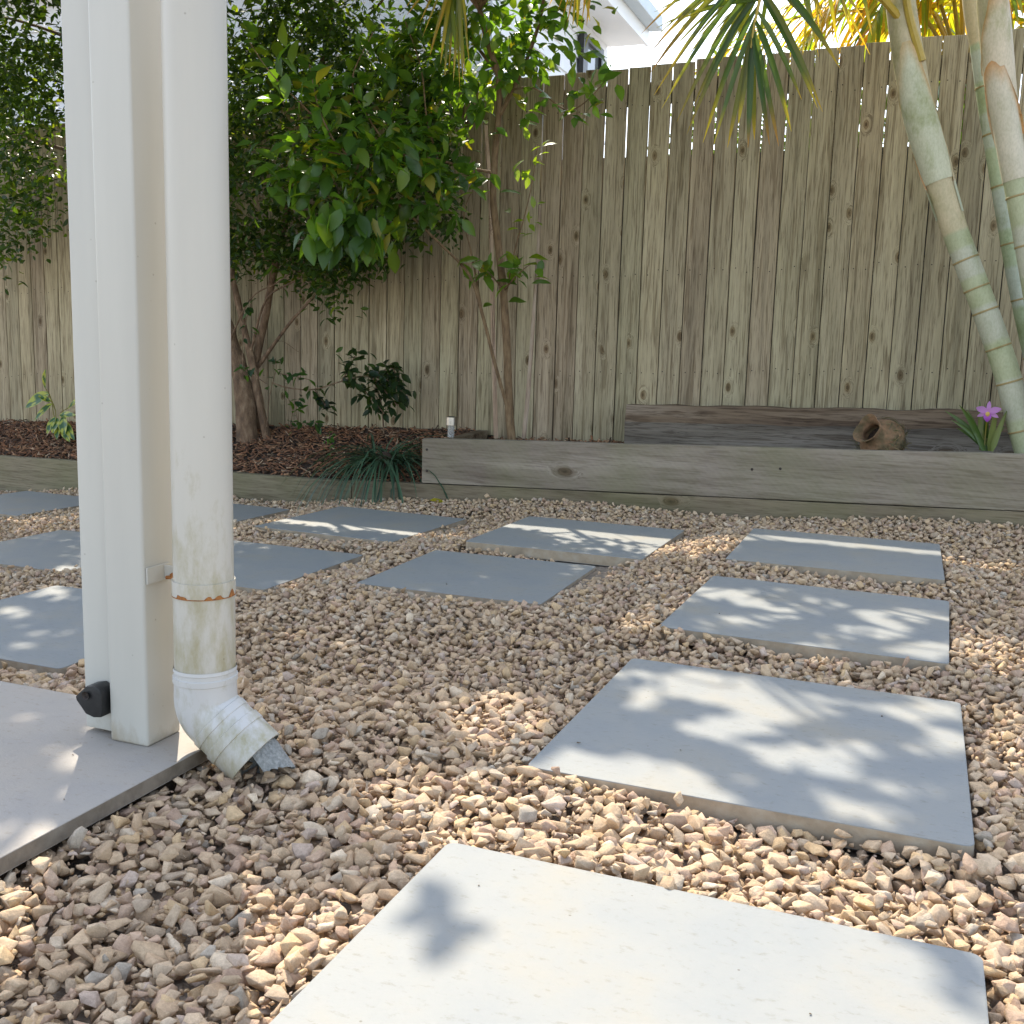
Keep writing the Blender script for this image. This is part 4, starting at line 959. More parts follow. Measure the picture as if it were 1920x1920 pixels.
def palm(label, pts, rad, rings_t, sheath_t, loc, colA=(0.44, 0.44, 0.35), colB=(0.395, 0.415, 0.27), sheath=(0.50, 0.43, 0.29)):
    t = thing('palm_tree', loc, label, 'palm', 'cane palms by the fence')
    P = catmull(pxline(pts), 14); n = len(P); b = MB()
    Rd = []
    for i in range(n):
        u = i/(n-1); k = rad*(1.0 if u < sheath_t else 1.0+0.22*math.sin(math.pi*min(1, (u-sheath_t)/(1-sheath_t)*1.15)))
        Rd.append(k)
    # step out at every leaf scar
    V = []; Cc = []; nn = 22; prev = None; ringi = [int(x*(n-1)) for x in rings_t]
    secs = []
    for i in range(n):
        td = (P[min(i+1, n-1)]-P[max(i-1, 0)]).normalized(); u = i/(n-1)
        c = colB if (i//9) % 2 else colA
        if u > sheath_t: c = sheath
        if i in ringi:
            secs += [(P[i]-td*0.004, td, Rd[i]*0.985, c), (P[i]-td*0.003, td, Rd[i]*1.055, (0.30, 0.22, 0.10)), (P[i]+td*0.003, td, Rd[i]*1.055, (0.36, 0.28, 0.14)), (P[i]+td*0.004, td, Rd[i]*1.015, c)]
        else: secs.append((P[i], td, Rd[i], c))
    prev = None
    for (p, td, rd, c) in secs:
        a = Vector((1, 0, 0)) if prev is None else prev
        a = (a-td*a.dot(td)).normalized(); prev = a; bb = td.cross(a)
        for k in range(nn):
            an = 2*math.pi*k/nn; V.append((p+a*math.cos(an)*rd+bb*math.sin(an)*rd)[:]); Cc.append(c)
    m = len(secs)
    b.add(V, [(i*nn+k, i*nn+(k+1) % nn, (i+1)*nn+(k+1) % nn, (i+1)*nn+k) for i in range(m-1) for k in range(nn)], np.array(Cc))
    b.build('trunk', M['palmtrunk'], t, smooth=True)
    return t, P, Rd
def sheath_flap(parent, P, Rd, i0, i1, col, ang0, ang1, lift=1.05, colt=None):
    """an old leaf base clasping the stem: a partial tube with an uneven torn top"""
    nn = 18; V = []; C = []
    for j, i in enumerate(range(i0, i1+1)):
        td = (P[min(i+1, len(P)-1)]-P[max(i-1, 0)]).normalized(); a = Vector((1, 0, 0)); a = (a-td*a.dot(td)).normalized(); bb = td.cross(a); u = j/(i1-i0)
        for k in range(nn):
            v = k/(nn-1); an = ang0+(ang1-ang0)*v
            lim = max(0.1, 1-0.75*abs(2*v-1)**1.4+0.16*noise.noise(Vector((v*7, i0*0.37, 1)))+0.06*noise.noise(Vector((v*23, i0*0.37, 5)))); q = P[i]
            top_i = i0+(i1-i0)*lim; f = min(i, top_i); ii = min(int(f), len(P)-2); q = P[ii].lerp(P[ii+1], f-ii)
            rd = Rd[i]*(lift+0.03*u); V.append((q+a*math.cos(an)*rd+bb*math.sin(an)*rd)[:])
            w = min(1, max(0, (min(u, lim)/max(lim, 0.1)-0.80)/0.20))*(0.4+0.6*abs(math.sin(v*5+i0))); C.append([x_*(1-w)+y_*w for x_, y_ in zip(col, colt or col)])
    m = i1-i0+1
    b = MB(); b.add(V, [(i*nn+k, i*nn+k+1, (i+1)*nn+k+1, (i+1)*nn+k) for i in range(m-1) for k in range(nn-1)], np.array(C))
    return b.build('leaf_sheath', M['palmtrunk'], parent, smooth=True)
YP = 4.42
p1, P, Rd = palm('leaning ringed palm with a pale green stem crossing the fence at right', [(1955, 940, YP), (1918, 815, YP), (1888, 700, YP), (1850, 590, YP), (1818, 505, YP), (1786, 420, YP), (1752, 310, YP), (1722, 205, YP), (1702, 100, YP), (1688, 0, YP), (1672, -160, YP), (1660, -330, YP)],
     0.0465, (0.10, 0.17, 0.225, 0.28, 0.33, 0.385), 0.44, atY(1950, 900, YP))
sheath_flap(p1, P, Rd, int(len(P)*.47), int(len(P)*.66), (0.50, 0.53, 0.42), -0.6, 3.6, 1.05, (0.52, 0.30, 0.15))
sheath_flap(p1, P, Rd, int(len(P)*.52), int(len(P)*.74), (0.52, 0.52, 0.40), 2.6, 6.6, 1.07, (0.52, 0.32, 0.13))
top1 = Vector(atY(1675, -140, YP)); a1 = Vector(atY(1692, 40, YP-.03)); a2 = Vector(atY(1728, 115, YP-.04))
# petiole to the left and the hanging frond
def bez_leaflets(name, parent, items, mat=None):
    """hanging leaflets: (start, end, half width, sag, colour, tip colour, tip start)"""
    V, F, C = [], [], []; n = 0; K = 9
    for (s0, e0, w, sag, c0, c1, tf) in items:
        s0, e0 = Vector(s0), Vector(e0); L_ = (e0-s0).length; ct = s0.lerp(e0, 0.42)+Vector((0, 0, sag*L_))
        for k in range(K):
            t = k/(K-1); q = s0*(1-t)**2+ct*2*t*(1-t)+e0*t*t; td = ((ct-s0)*(1-t)+(e0-ct)*t).normalized()
            x = td.cross(Vector((0.15, -1, 0.25))); x = x.normalized(); nn = x.cross(td)
            wd = w*(0.4+0.6*min(1, t*4))*(1-t**4)**0.8+0.0005; f = 0 if t < tf else (t-tf)/(1-tf)
            c = [a_*(1-f)+b_*f for a_, b_ in zip(c0, c1)]
            V += [(q-x*wd+nn*wd*.4)[:], q[:], (q+x*wd+nn*wd*.4)[:]]; C += [c, [a_*1.2 for a_ in c], c]
            if k < K-1: a = n+3*k; F += [(a, a+1, a+4, a+3), (a+1, a+2, a+5, a+4)]
        n += 3*K
    return np_mesh(name, V, [np.array(F)], mat or M['palmleaf'], parent, col=np.array(C), smooth=True)
def rachis(parent, path, r0, r1):
    P = catmull(path, 8); b = MB(); b.tube(P, np.linspace(r0, r1, len(P)), 8); return b.build('frond', M['petiole'], parent, smooth=True), P
rs = random.Random(77)
f1, P = rachis(p1, [a1, Vector(atY(1640, -20, YP-.1)), Vector(atY(1560, -120, 4.2)), Vector(atY(1490, -130, 4.0)), Vector(atY(1440, -50, 3.85)), Vector(atY(1418, 30, 3.78)), Vector(atY(1408, 90, 3.76))], 0.016, 0.003)
items = []
ends = [(1205, 60), (1213, 105), (1216, 140), (1226, 180), (1240, 203), (1266, 232), (1288, 250), (1316, 264), (1342, 268), (1366, 276), (1404, 280), (1418, 262), (1446, 268), (1462, 272), (1480, 246), (1532, 205), (1546, 208), (1572, 130), (1565, 100), (1300, 205), (1384, 235), (1505, 190)]
for j, (x_, y_) in enumerate(ends):
    u = 1-abs(x_-1415)/210; i = int((0.58+0.42*max(0, u))*(len(P)-1)); s0 = P[min(i, len(P)-1)]
    yd = s0[1]-0.02+rs.uniform(-.16, .12)
    c0 = rs.choice([(0.045, 0.085, 0.022), (0.06, 0.10, 0.022), (0.08, 0.12, 0.025), (0.11, 0.12, 0.03)]); tip = rs.choice([(0.40, 0.26, 0.02), (0.34, 0.16, 0.03), (0.22, 0.16, 0.04), (0.48, 0.36, 0.03)])
    items.append((s0, atY(x_+rs.uniform(-4, 4), y_+rs.uniform(-4, 4), yd), rs.uniform(0.0085, 0.0112), 0.20 if x_ < 1340 else (0.10 if abs(x_-1415) > 50 else 0.03), c0, tip, rs.uniform(0.62, 0.86)))
for j in range(34):
    x_ = rs.uniform(1215, 1420); y_ = 20+rs.uniform(0, 95)+(x_-1215)*0.06; i = int(rs.uniform(0.45, 0.8)*(len(P)-1))
    items.append((P[i], atY(x_, y_, 3.95+rs.uniform(0, .35)), rs.uniform(0.005, 0.009), 0.08, rs.choice([(0.13, 0.19, 0.03), (0.2, 0.24, 0.04), (0.10, 0.15, 0.03)]), (0.35, 0.30, 0.05), 0.6))
for j in range(12):
    x_ = rs.uniform(1500, 1640); y_ = rs.uniform(20, 110); i = int(rs.uniform(0.25, 0.6)*(len(P)-1))
    items.append((P[i], atY(x_, y_, 4.2+rs.uniform(-.1, .2)), rs.uniform(0.006, 0.009), 0.08, rs.choice([(0.10, 0.15, 0.03), (0.05, 0.09, 0.025)]), (0.38, 0.26, 0.04), 0.6))
bez_leaflets('leaflets', f1, items)
frond(p1, [a2, Vector(atY(1700, 0, YP-.06)), Vector(atY(1690, -180, YP-.1)), Vector(atY(1720, -420, YP-.2)), Vector(atY(1800, -560, YP-.5)), Vector(atY(1880, -520, YP-.9))], 26, 0.55, 1.3, 0.012, [GREEN], 0.4, 6, rr=(0.017, 0.003))
def hanging(path, ends, seed, cols, w=(0.006, 0.010)):
    rs = random.Random(seed); fo, P = rachis(p1, path, 0.012, 0.003); it = []
    for (x_, y_) in ends:
        i = int(rs.uniform(0.72, 1.0)*(len(P)-1)); it.append((P[i], atY(x_, y_, P[-1][1]+rs.uniform(-.08, .12)), rs.uniform(*w), 0.06, rs.choice(cols), rs.choice([(0.42, 0.22, 0.03), (0.46, 0.32, 0.03)]), rs.uniform(.55, .85)))
    for k in range(24):
        i = int(rs.uniform(0.3, 0.9)*(len(P)-1)); q = P[i]; it.append((q, q+Vector((rs.uniform(-.35, .35), rs.uniform(-.25, .25), -rs.uniform(.0, .2))), rs.uniform(*w), 0.1, rs.choice(cols), (0.4, 0.24, 0.03), .7))
    bez_leaflets('leaflets', fo, it)
YG = [(0.20, 0.20, 0.025), (0.28, 0.24, 0.03), (0.14, 0.17, 0.03), (0.09, 0.13, 0.03), (0.16, 0.18, 0.05)]
hanging([top1, Vector(atY(1500, -420, YP-.1)), Vector(atY(1250, -520, YP-.2)), Vector(atY(1020, -380, YP-.3)), Vector(atY(905, -190, YP-.35)), Vector(atY(855, -60, YP-.4)), Vector(atY(845, 0, YP-.4))],
        [(763, 28), (792, 70), (788, 40), (806, 104), (812, 80), (826, 120), (834, 142), (842, 130), (850, 152), (856, 110), (862, 165), (868, 150), (872, 140), (880, 120), (820, 60), (846, 90), (866, 70), (876, 60)], 7, YG)
hanging([top1, Vector(atY(1560, -350, YP-.1)), Vector(atY(1380, -420, YP-.2)), Vector(atY(1200, -300, YP-.25)), Vector(atY(1110, -150, YP-.3)), Vector(atY(1080, -55, YP-.3))],
        [(1046, 20), (1056, 30), (1064, 42), (1074, 48), (1082, 52), (1090, 44), (1100, 48), (1106, 40), (1076, 20), (1094, 20), (1030, 10), (1066, 10)], 8, [GREEN, (0.12, 0.15, 0.03), (0.28, 0.24, 0.03)])
p2, P, Rd = palm('pale smooth palm stem at the right edge with torn orange leaf sheaths', [(2002, 960, 4.34), (1975, 760, 4.34), (1950, 600, 4.34), (1925, 450, 4.34), (1900, 310, 4.34), (1880, 190, 4.34), (1868, 90, 4.34), (1860, 0, 4.34), (1852, -150, 4.34), (1850, -300, 4.34)],
     0.043, (0.14, 0.24, 0.33, 0.40), 0.5, atY(1990, 880, 4.34))
sheath_flap(p2, P, Rd, int(len(P)*.42), int(len(P)*.64), (0.55, 0.50, 0.40), 2.4, 6.4, 1.06, (0.52, 0.27, 0.10))
sheath_flap(p2, P, Rd, int(len(P)*.55), int(len(P)*.80), (0.58, 0.50, 0.38), 3.0, 7.2, 1.07, (0.50, 0.28, 0.10))
frond(p2, [Vector(atY(1850, -250, 4.3)), Vector(atY(1700, -600, 4.1)), Vector(atY(1500, -760, 3.8)), Vector(atY(1250, -700, 3.5)), Vector(atY(1050, -520, 3.3))], 30, 0.5, 1.2, 0.013, [GREEN], 0.3, 9)
p3, P, Rd = palm('slim shaded palm stem half hidden behind the right palm', [(1990, 930, 4.62), (1962, 780, 4.62), (1930, 640, 4.62), (1905, 520, 4.62), (1886, 410, 4.62), (1866, 290, 4.62), (1850, 190, 4.62), (1838, 100, 4.62), (1826, 0, 4.62), (1810, -150, 4.62)],
     0.034, (0.2, 0.3, 0.4, 0.5, 0.6, 0.7), 0.8, atY(1975, 880, 4.62), (0.42, 0.46, 0.40), (0.36, 0.42, 0.28))
frond(p3, [Vector(atY(1812, -130, 4.6)), Vector(atY(1700, -420, 4.5)), Vector(atY(1560, -520, 4.3)), Vector(atY(1400, -420, 4.1))], 26, 0.45, 1.3, 0.012, [GREEN], 0.3, 11)

# palm beyond the fence, lit from behind
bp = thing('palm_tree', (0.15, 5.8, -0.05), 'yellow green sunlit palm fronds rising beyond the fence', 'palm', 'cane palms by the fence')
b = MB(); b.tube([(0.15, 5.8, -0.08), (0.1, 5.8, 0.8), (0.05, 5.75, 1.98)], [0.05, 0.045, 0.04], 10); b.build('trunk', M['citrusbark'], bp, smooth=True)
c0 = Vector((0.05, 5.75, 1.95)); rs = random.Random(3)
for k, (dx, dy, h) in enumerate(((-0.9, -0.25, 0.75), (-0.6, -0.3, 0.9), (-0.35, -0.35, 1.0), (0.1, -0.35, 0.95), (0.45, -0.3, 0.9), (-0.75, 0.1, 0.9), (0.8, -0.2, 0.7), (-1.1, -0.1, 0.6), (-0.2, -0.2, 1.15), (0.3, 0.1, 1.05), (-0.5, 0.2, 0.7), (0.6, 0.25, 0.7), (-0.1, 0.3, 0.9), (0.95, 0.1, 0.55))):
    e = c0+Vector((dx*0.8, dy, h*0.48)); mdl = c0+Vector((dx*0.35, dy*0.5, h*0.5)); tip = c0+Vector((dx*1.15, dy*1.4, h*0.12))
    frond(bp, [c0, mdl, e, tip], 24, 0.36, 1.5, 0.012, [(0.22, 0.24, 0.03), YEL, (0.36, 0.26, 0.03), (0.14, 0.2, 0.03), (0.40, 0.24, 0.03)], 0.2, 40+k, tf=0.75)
# shrub beyond the fence, right
def shrub(name, cx, cy, cz, rad, nleaf, size, cols, label, cat, seed, mat, tmpl=DARK, stem_z=0.0, group=None):
    t = thing(name, (cx, cy, stem_z), label, cat, group); rs = np.random.default_rng(seed)
    v = rs.normal(size=(nleaf, 3)); v /= np.linalg.norm(v, axis=1)[:, None]; rr_ = rs.random(nleaf)**0.45
    f = np.array([1+0.35*noise.noise(Vector((a[0]*2, a[1]*2, a[2]*2+seed))) for a in v])
    pos = np.array([cx, cy, cz])+v*(rr_*f)[:, None]*np.array(rad)
    d = v*0.6+rs.normal(size=v.shape)*0.6+np.array([0, 0, -0.2]); up_ = rs.normal(size=v.shape)*0.5+np.array([0, -0.2, 1.])
    leaf_mesh('crown', tmpl, pos, d, up_, rs.uniform(size*0.7, size*1.2, nleaf), np.array(cols)[rs.integers(0, len(cols), nleaf)]*(0.75+0.5*rs.random((nleaf, 1))), mat, t)
    b = MB()
    for k in range(5):
        e = Vector((cx+rs.normal()*rad[0]*.4, cy+rs.normal()*rad[1]*.4, cz+rad[2]*.3)); s0 = Vector((cx+rs.normal()*.03, cy+rs.normal()*.03, stem_z)); P = catmull([s0, s0.lerp(e, .5)+Vector((rs.normal()*.05, 0, 0)), e], 4); b.tube(P, np.linspace(0.012, 0.004, len(P)), 6)
    b.build('stems', M['bark'], t, smooth=True); return t
shrub('shrub', 1.25, 6.4, 1.75, (0.75, 0.6, 0.75), 2600, 0.075, [(0.05, 0.11, 0.02), (0.08, 0.14, 0.02), (0.04, 0.08, 0.02)], 'dark green shrub beyond the fence at the top right corner', 'shrub', 61, M['darkleaf'], stem_z=-0.05)
shrub('shrub', -0.95, 6.7, 1.78, (0.75, 0.55, 0.62), 2400, 0.07, [(0.06, 0.12, 0.02), (0.09, 0.15, 0.02), (0.04, 0.08, 0.02)], 'sunlit green shrub beyond the fence behind the hanging palm frond', 'shrub', 62, M['darkleaf'], stem_z=-0.05)
wz = atY(1220, 306, 5.06)[2]
b = MB(); b.box((-7.5, 5.06, -0.1), (3.2, 5.12, wz), (0.4, 0.4, 0.4)); b.box((-7.5, 5.05, wz+0.0005), (3.2, 5.13, wz+0.03), (0.4, 0.4, 0.4))
o = b.build('low_wall', M['backwall']); tag(o, 'dark grey low wall behind the fence, glimpsed through gaps', 'wall')
hx = thing('hedge', (0.6, 5.5, -0.05), 'green hedge behind the right half of the fence glimpsed through its gaps', 'hedge')
rs = np.random.default_rng(8); n = 4200
pos = rs.uniform((-0.75, 5.2, 0.3), (2.4, 5.5, 1.80), (n, 3)); d = rs.normal(size=(n, 3)); up_ = rs.normal(size=(n, 3))*.5+np.array([0, 0, 1.])
leaf_mesh('foliage', DARK, pos, d, up_, rs.uniform(0.06, 0.11, n), np.array([(0.05, 0.10, 0.02)])*(0.7+0.7*rs.random((n, 1))), M['darkleaf'], hx)

# ------------------------------------------------------------------ low plants in the bed
def spray(parent, name, pts, nlv, ln, cols, rp, mat, tmpl=DARK, spread=(0.7, 0.5, 0.5), bias=(0, -0.15, -0.1), jit=0.012):
    pos, dr, upv, sz, cc = [], [], [], [], []
    for P in pts:
        P = catmull(P, 8)
        for k in range(nlv):
            t = rp.random()**0.7; i = min(int(t*(len(P)-1)), len(P)-2); q = P[i].lerp(P[i+1], rp.random())+Vector((rp.gauss(0, jit), rp.gauss(0, jit), rp.gauss(0, jit))); td = (P[i+1]-P[i]).normalized()
            dv = td*0.5+Vector((rp.gauss(bias[0], spread[0]), rp.gauss(bias[1], spread[1]), rp.gauss(bias[2], spread[2])))
            pos.append(q[:]); dr.append(dv.normalized()[:]); upv.append((rp.gauss(0, .4), rp.gauss(-.3, .4), 1)); sz.append(ln*rp.uniform(.65, 1.2)); f = rp.uniform(.75, 1.25); cc.append([a*f for a in rp.choice(cols)])
    return leaf_mesh(name, tmpl, np.array(pos), np.array(dr), np.array(upv), np.array(sz), np.array(cc), mat, parent)
rp = random.Random(17)
ys_ = 4.62
sb = atY(690, 800, ys_)
sh = thing('shrub', sb, 'small dark leafed shrub on a thin arching stem before the fence', 'shrub')
tw = [pxline(q) for q in ([(510, 718, ys_), (545, 728, ys_), (590, 730, ys_), (640, 715, ys_), (690, 705, ys_), (740, 720, ys_)], [(640, 715, ys_), (655, 690, ys_), (665, 668, ys_)], [(690, 705, ys_), (710, 720, ys_), (745, 760, ys_)], [(690, 700, ys_), (730, 715, ys_-.05), (765, 745, ys_-.05)],
                         [(590, 730, ys_), (600, 745, ys_-.03), (610, 760, ys_-.04)], [(660, 710, ys_), (690, 740, ys_-.05), (720, 775, ys_-.06)], [(700, 705, ys_+.05), (735, 690, ys_+.05), (745, 720, ys_+.05)])]
b = MB()
for P in tw: b.tube(catmull(P, 5), 0.0035, 6)
b.tube(catmull(pxline([(720, 812, ys_), (715, 760, ys_), (700, 705, ys_)]), 5), 0.005, 6)
b.build('stems', M['bark'], sh, smooth=True)
spray(sh, 'leaves', tw[1:]+[tw[3], tw[5], tw[2], tw[6]], 24, 0.062, [(0.022, 0.042, 0.018), (0.03, 0.055, 0.02), (0.018, 0.035, 0.018)], rp, M['darkleaf'], jit=0.022)
spray(sh, 'leaves', [tw[0]], 16, 0.058, [(0.022, 0.042, 0.018), (0.03, 0.055, 0.02)], rp, M['darkleaf'])
sp2 = thing('sapling', atY(560, 800, 4.66), 'thin leafy sapling shoots beside the brown tree stems', 'sapling')
tw = [pxline(q) for q in ([(505, 745, 4.5), (512, 715, 4.5), (518, 690, 4.5), (516, 672, 4.5)], [(520, 700, 4.5), (550, 705, 4.52), (580, 712, 4.55)], [(560, 800, 4.62), (545, 800, 4.66), (548, 770, 4.66), (540, 745, 4.66)], [(560, 795, 4.6), (555, 770, 4.6), (560, 750, 4.6)], [(500, 720, 4.5), (470, 700, 4.45), (455, 690, 4.45)], [(560, 795, 4.6), (585, 792, 4.58), (600, 795, 4.56)], [(455, 690, 4.45), (455, 640, 4.5), (462, 600, 4.5), (470, 570, 4.48)], [(505, 745, 4.5), (500, 800, 4.55)])]
b = MB()
for P in tw: b.tube(catmull(P, 4), 0.002, 5)
b.build('stems', M['bark'], sp2)
spray(sp2, 'leaves', tw[:7], 11, 0.05, [(0.03, 0.07, 0.025), (0.045, 0.10, 0.025), (0.025, 0.055, 0.025)], rp, M['darkleaf'])
# strappy grass
gb = atY(722, 868, 4.40)
gr = thing('strappy_grass', gb, 'arching clump of dark strappy grass leaves spilling over the timber edging', 'grass clump')
spx = []
for k in range(150):
    a = rp.uniform(0, 2*math.pi); out = Vector((math.cos(a)*1.0, math.sin(a)*0.85-0.28, rp.uniform(0.55, 1.5)))
    base_ = Vector(gb)+Vector((rp.gauss(0, .045), rp.gauss(0, .03), 0.0)); f = rp.uniform(.7, 1.3)
    c0 = [x_*f for x_ in rp.choice([(0.045, 0.09, 0.05), (0.075, 0.13, 0.075), (0.035, 0.07, 0.04)])]
    spx.append((base_, out, (0, 0, 1), rp.uniform(0.30, 0.66), rp.uniform(0.003, 0.005), rp.uniform(1.9, 3.4), c0, (0.10, 0.12, 0.06), 0.8))
strip_leaflets(spx, 'blades', M['grassleaf'], gr)
b = MB(); b.lathe([(0.0, -0.03), (0.05, -0.02), (0.045, 0.02), (0.02, 0.05), (0, 0.055)], 10, Matrix.Translation(gb)); b.build('crown_base', M['soil'], gr)
# small green weed
wd = atY(618, 838, 4.5); we = thing('seedling', wd, 'tiny bright green ferny seedling in the bark mulch', 'seedling')
spray(we, 'leaves', [[Vector(wd), Vector(wd)+Vector((0.01, 0, 0.03)), Vector(wd)+Vector((0.02, -.01, 0.05))]], 34, 0.022, [(0.05, 0.13, 0.03)], rp, M['darkleaf'], jit=0.015)
# variegated ginger
gy_ = 4.62
gi = thing('variegated_plant', atY(105, 815, gy_), 'variegated green and yellow leafed plant in mulch at far left', 'plant')
def big_leaf(parent, base_, tip, w, bend, seed, upv=(0, -1, 0.6)):
    base_, tip = Vector(base_), Vector(tip); rs = random.Random(seed); d = tip-base_; L_ = d.length; d.normalize()
    x_ = d.cross(Vector(upv)).normalized(); nn = x_.cross(d).normalized(); V = []; C = []; K, J = 12, 9
    for i in range(K+1):
        t = i/K; hw = w*math.sin(math.pi*min(1, t*0.93+0.05))**0.8*(1-0.25*t)
        for j in range(J):
            s = -1+2*j/(J-1); q = base_+d*L_*t+x_*hw*s-nn*bend*L_*t*t+nn*abs(s)*hw*0.25; V.append(q[:])
            st = math.sin((t*13-abs(s)*3.2)+seed)*0.5+0.5
            yl = 1 if (abs(s) > 0.84 or (st > 0.72 and abs(s) > 0.2)) else 0
            if s*(1 if seed % 2 else -1) > 0.35: yl = max(yl, 1 if st > 0.45 else 0)
            C.append((0.42, 0.44, 0.06) if yl else (0.05, 0.125, 0.04))
    F = [(i*J+j, i*J+j+1, (i+1)*J+j+1, (i+1)*J+j) for i in range(K) for j in range(J-1)]
    return np_mesh('leaf', V, [np.array(F)], M['gingerleaf'], parent, col=np.array(C), smooth=True)
q = lambda x_, y_, d_=0: atY(x_, y_, gy_+d_)
for k, (b0, t0_, w_, bd) in enumerate((((85, 728), (82, 693), 0.018, 0.1), ((92, 738), (44, 762), 0.030, 0.1), ((98, 757), (60, 785), 0.017, 0.15), ((95, 752), (72, 742), 0.012, 0.1), ((104, 782), (86, 812), 0.018, 0.1), ((108, 784), (98, 812), 0.020, 0.05), ((118, 782), (120, 814), 0.022, 0.05), ((120, 790), (136, 822), 0.018, 0.1), ((112, 788), (104, 822), 0.018, 0.1), ((128, 765), (148, 745), 0.014, 0.1), ((112, 778), (138, 776), 0.014, 0.1), ((116, 800), (128, 826), 0.016, 0.1))):
    big_leaf(gi, q(*b0, -0.02*(k > 3)), q(*t0_, -0.05-0.03*(k > 3)), w_*1.55, bd, k)
b = MB()
for pts in ([(108, 815), (104, 770), (92, 738)], [(110, 815), (100, 775), (98, 757)], [(112, 815), (118, 770), (128, 765)], [(108, 815), (106, 790), (104, 782)], [(112, 815), (119, 790)], [(92, 738), (85, 728)], [(104, 770), (100, 757), (95, 752)]):
    b.tube([q(*p) for p in pts], 0.0028, 6, col=(0.4, 0.5, 0.3))
b.build('stems', M['petiole'], gi)

# ------------------------------------------------------------------ pot, orchid, solar light
YO = 4.44
axis = Vector((-0.50, -0.72, 0.45)).normalized()
pc = Vector(atY(1653, 826, YO)); Mx = Matrix.Translation(pc) @ axis.to_track_quat('Z', 'Y').to_matrix().to_4x4()
pot = thing('clay_jug', pc-Vector((0, 0, 0.09)), 'mossy terracotta jug lying on its side in the raised planter', 'jug')
prof = [(0.0, -0.085), (0.04, -0.082), (0.07, -0.065), (0.088, -0.03), (0.090, 0.0), (0.078, 0.03), (0.058, 0.052), (0.046, 0.066), (0.044, 0.080), (0.050, 0.098), (0.058, 0.108), (0.056, 0.110), (0.046, 0.098), (0.038, 0.08), (0.040, 0.06), (0.05, 0.04), (0.03, -0.02), (0, -0.03)]
def lumpy(v, an, r_, z):
    if r_ < 0.001: return v
    k = 1+0.10*noise.noise(Vector((v.x*22, v.y*22, v.z*22)))+0.05*noise.noise(Vector((v.x*60, v.y*60, v.z*60)))
    if z > 0.085: k *= 1+0.07*math.cos(an*3+0.6)*((z-0.085)/0.025)
    return Vector((v.x*k, v.y*k, v.z+(0.004*math.cos(an*3+0.6) if z > 0.095 else 0)))
b = MB(); b.lathe(prof, 36, Mx, (1, 1, 1), f=lumpy); jug = b.build('jug_body', M['terracotta'], pot, smooth=True)
b = MB(); b.lathe([(0.0, 0.03), (0.044, 0.03)], 20, Mx); b.build('dark_inside', M['soil'], pot)
b = MB(); n_h = 12
hp = [Mx @ Vector((0.052*math.cos(2.4), 0.052*math.sin(2.4), 0.098)), Mx @ Vector((0.080, 0.010, 0.115)), Mx @ Vector((0.115, 0.0, 0.06)), Mx @ Vector((0.085, 0.0, -0.005))]
# moss fibres on the body
rs = random.Random(9); sp = []
for k in range(230):
    a = rs.uniform(0, 2*math.pi); z = rs.uniform(-0.06, 0.045); rad = 0.088*math.sqrt(max(0.05, 1-(z/0.095)**2)); pnt = Mx @ Vector((rad*math.cos(a), rad*math.sin(a), z)); nrm = (pnt-pc).normalized()
    tdir = Vector((rs.gauss(0, 1), rs.gauss(0, 1), rs.gauss(0, 1))); tdir = (tdir-nrm*tdir.dot(nrm)).normalized()
    sp.append((pnt+nrm*0.002, tdir+nrm*0.25, nrm, rs.uniform(0.02, 0.06), 0.0011, 0.6, rs.choice([(0.16, 0.13, 0.05), (0.09, 0.10, 0.035), (0.25, 0.17, 0.08), (0.06, 0.06, 0.03)]), (0.2, 0.15, 0.08), 0.7))
strip_leaflets(sp, 'moss', M['grassleaf'], pot)

oy = 4.40
orb = atY(1845, 845, oy); orc = thing('orchid', orb, 'orchid with one pinkish purple flower growing beside the leaning palm', 'orchid')
sp = []
for (x_, y_, w_) in ((1782, 768, .011), (1806, 760, .012), (1818, 770, .010), (1838, 755, .011), (1868, 765, .012), (1885, 772, .011), (1800, 800, .010), (1825, 800, .010), (1880, 800, .010), (1850, 760, .010), (1860, 800, .009), (1792, 785, .009)):
    e = Vector(atY(x_, y_, oy+rp.uniform(-.06, .06))); s0 = Vector(orb)+Vector((rp.gauss(0, .012), rp.gauss(0, .012), 0)); dv = e-s0
    sp.append((s0, dv.normalized()+Vector((0, 0, 0.25)), (0, -1, 0.3), dv.length*1.06, w_, 0.55, (0.06, 0.11, 0.02) if rp.random() < .6 else (0.14, 0.17, 0.03), (0.08, 0.11, 0.02), 0.7))
strip_leaflets(sp, 'leaves', M['grassleaf'], orc)
fc = Vector(atY(1853, 773, oy-0.06)); tocam = (Vector(CAM)-fc).normalized(); tocam = (tocam+Vector((-0.1, 0, 0.15))).normalized(); rx_ = tocam.cross(Vector((0, 0, 1))).normalized()*-1; ux_ = rx_.cross(tocam)*-1
if ux_.z < 0: ux_ = -ux_
fl = None
def petal(dirang, ln, w, col, name, cup=0.25, offn=0.0):
    d = (rx_*math.cos(dirang)+ux_*math.sin(dirang)); x_ = d.cross(tocam).normalized(); V = []; C = []; K, J = 8, 5
    for i in range(K+1):
        t = i/K; hw = w*math.sin(math.pi*(0.06+0.92*t))**0.75
        for j in range(J):
            s = -1+2*j/(J-1); V.append((fc+d*ln*t+x_*hw*s+tocam*(cup*ln*t*(1-t)+offn+0.2*hw*abs(s)-0.12*ln*t*t))[:]); f = 1-0.25*abs(s)*0; C.append([a*(1.1-0.2*t) for a in col])
    return V, [(i*J+j, i*J+j+1, (i+1)*J+j+1, (i+1)*J+j) for i in range(K) for j in range(J-1)], C
PK = (0.50, 0.22, 0.48)
b = MB()
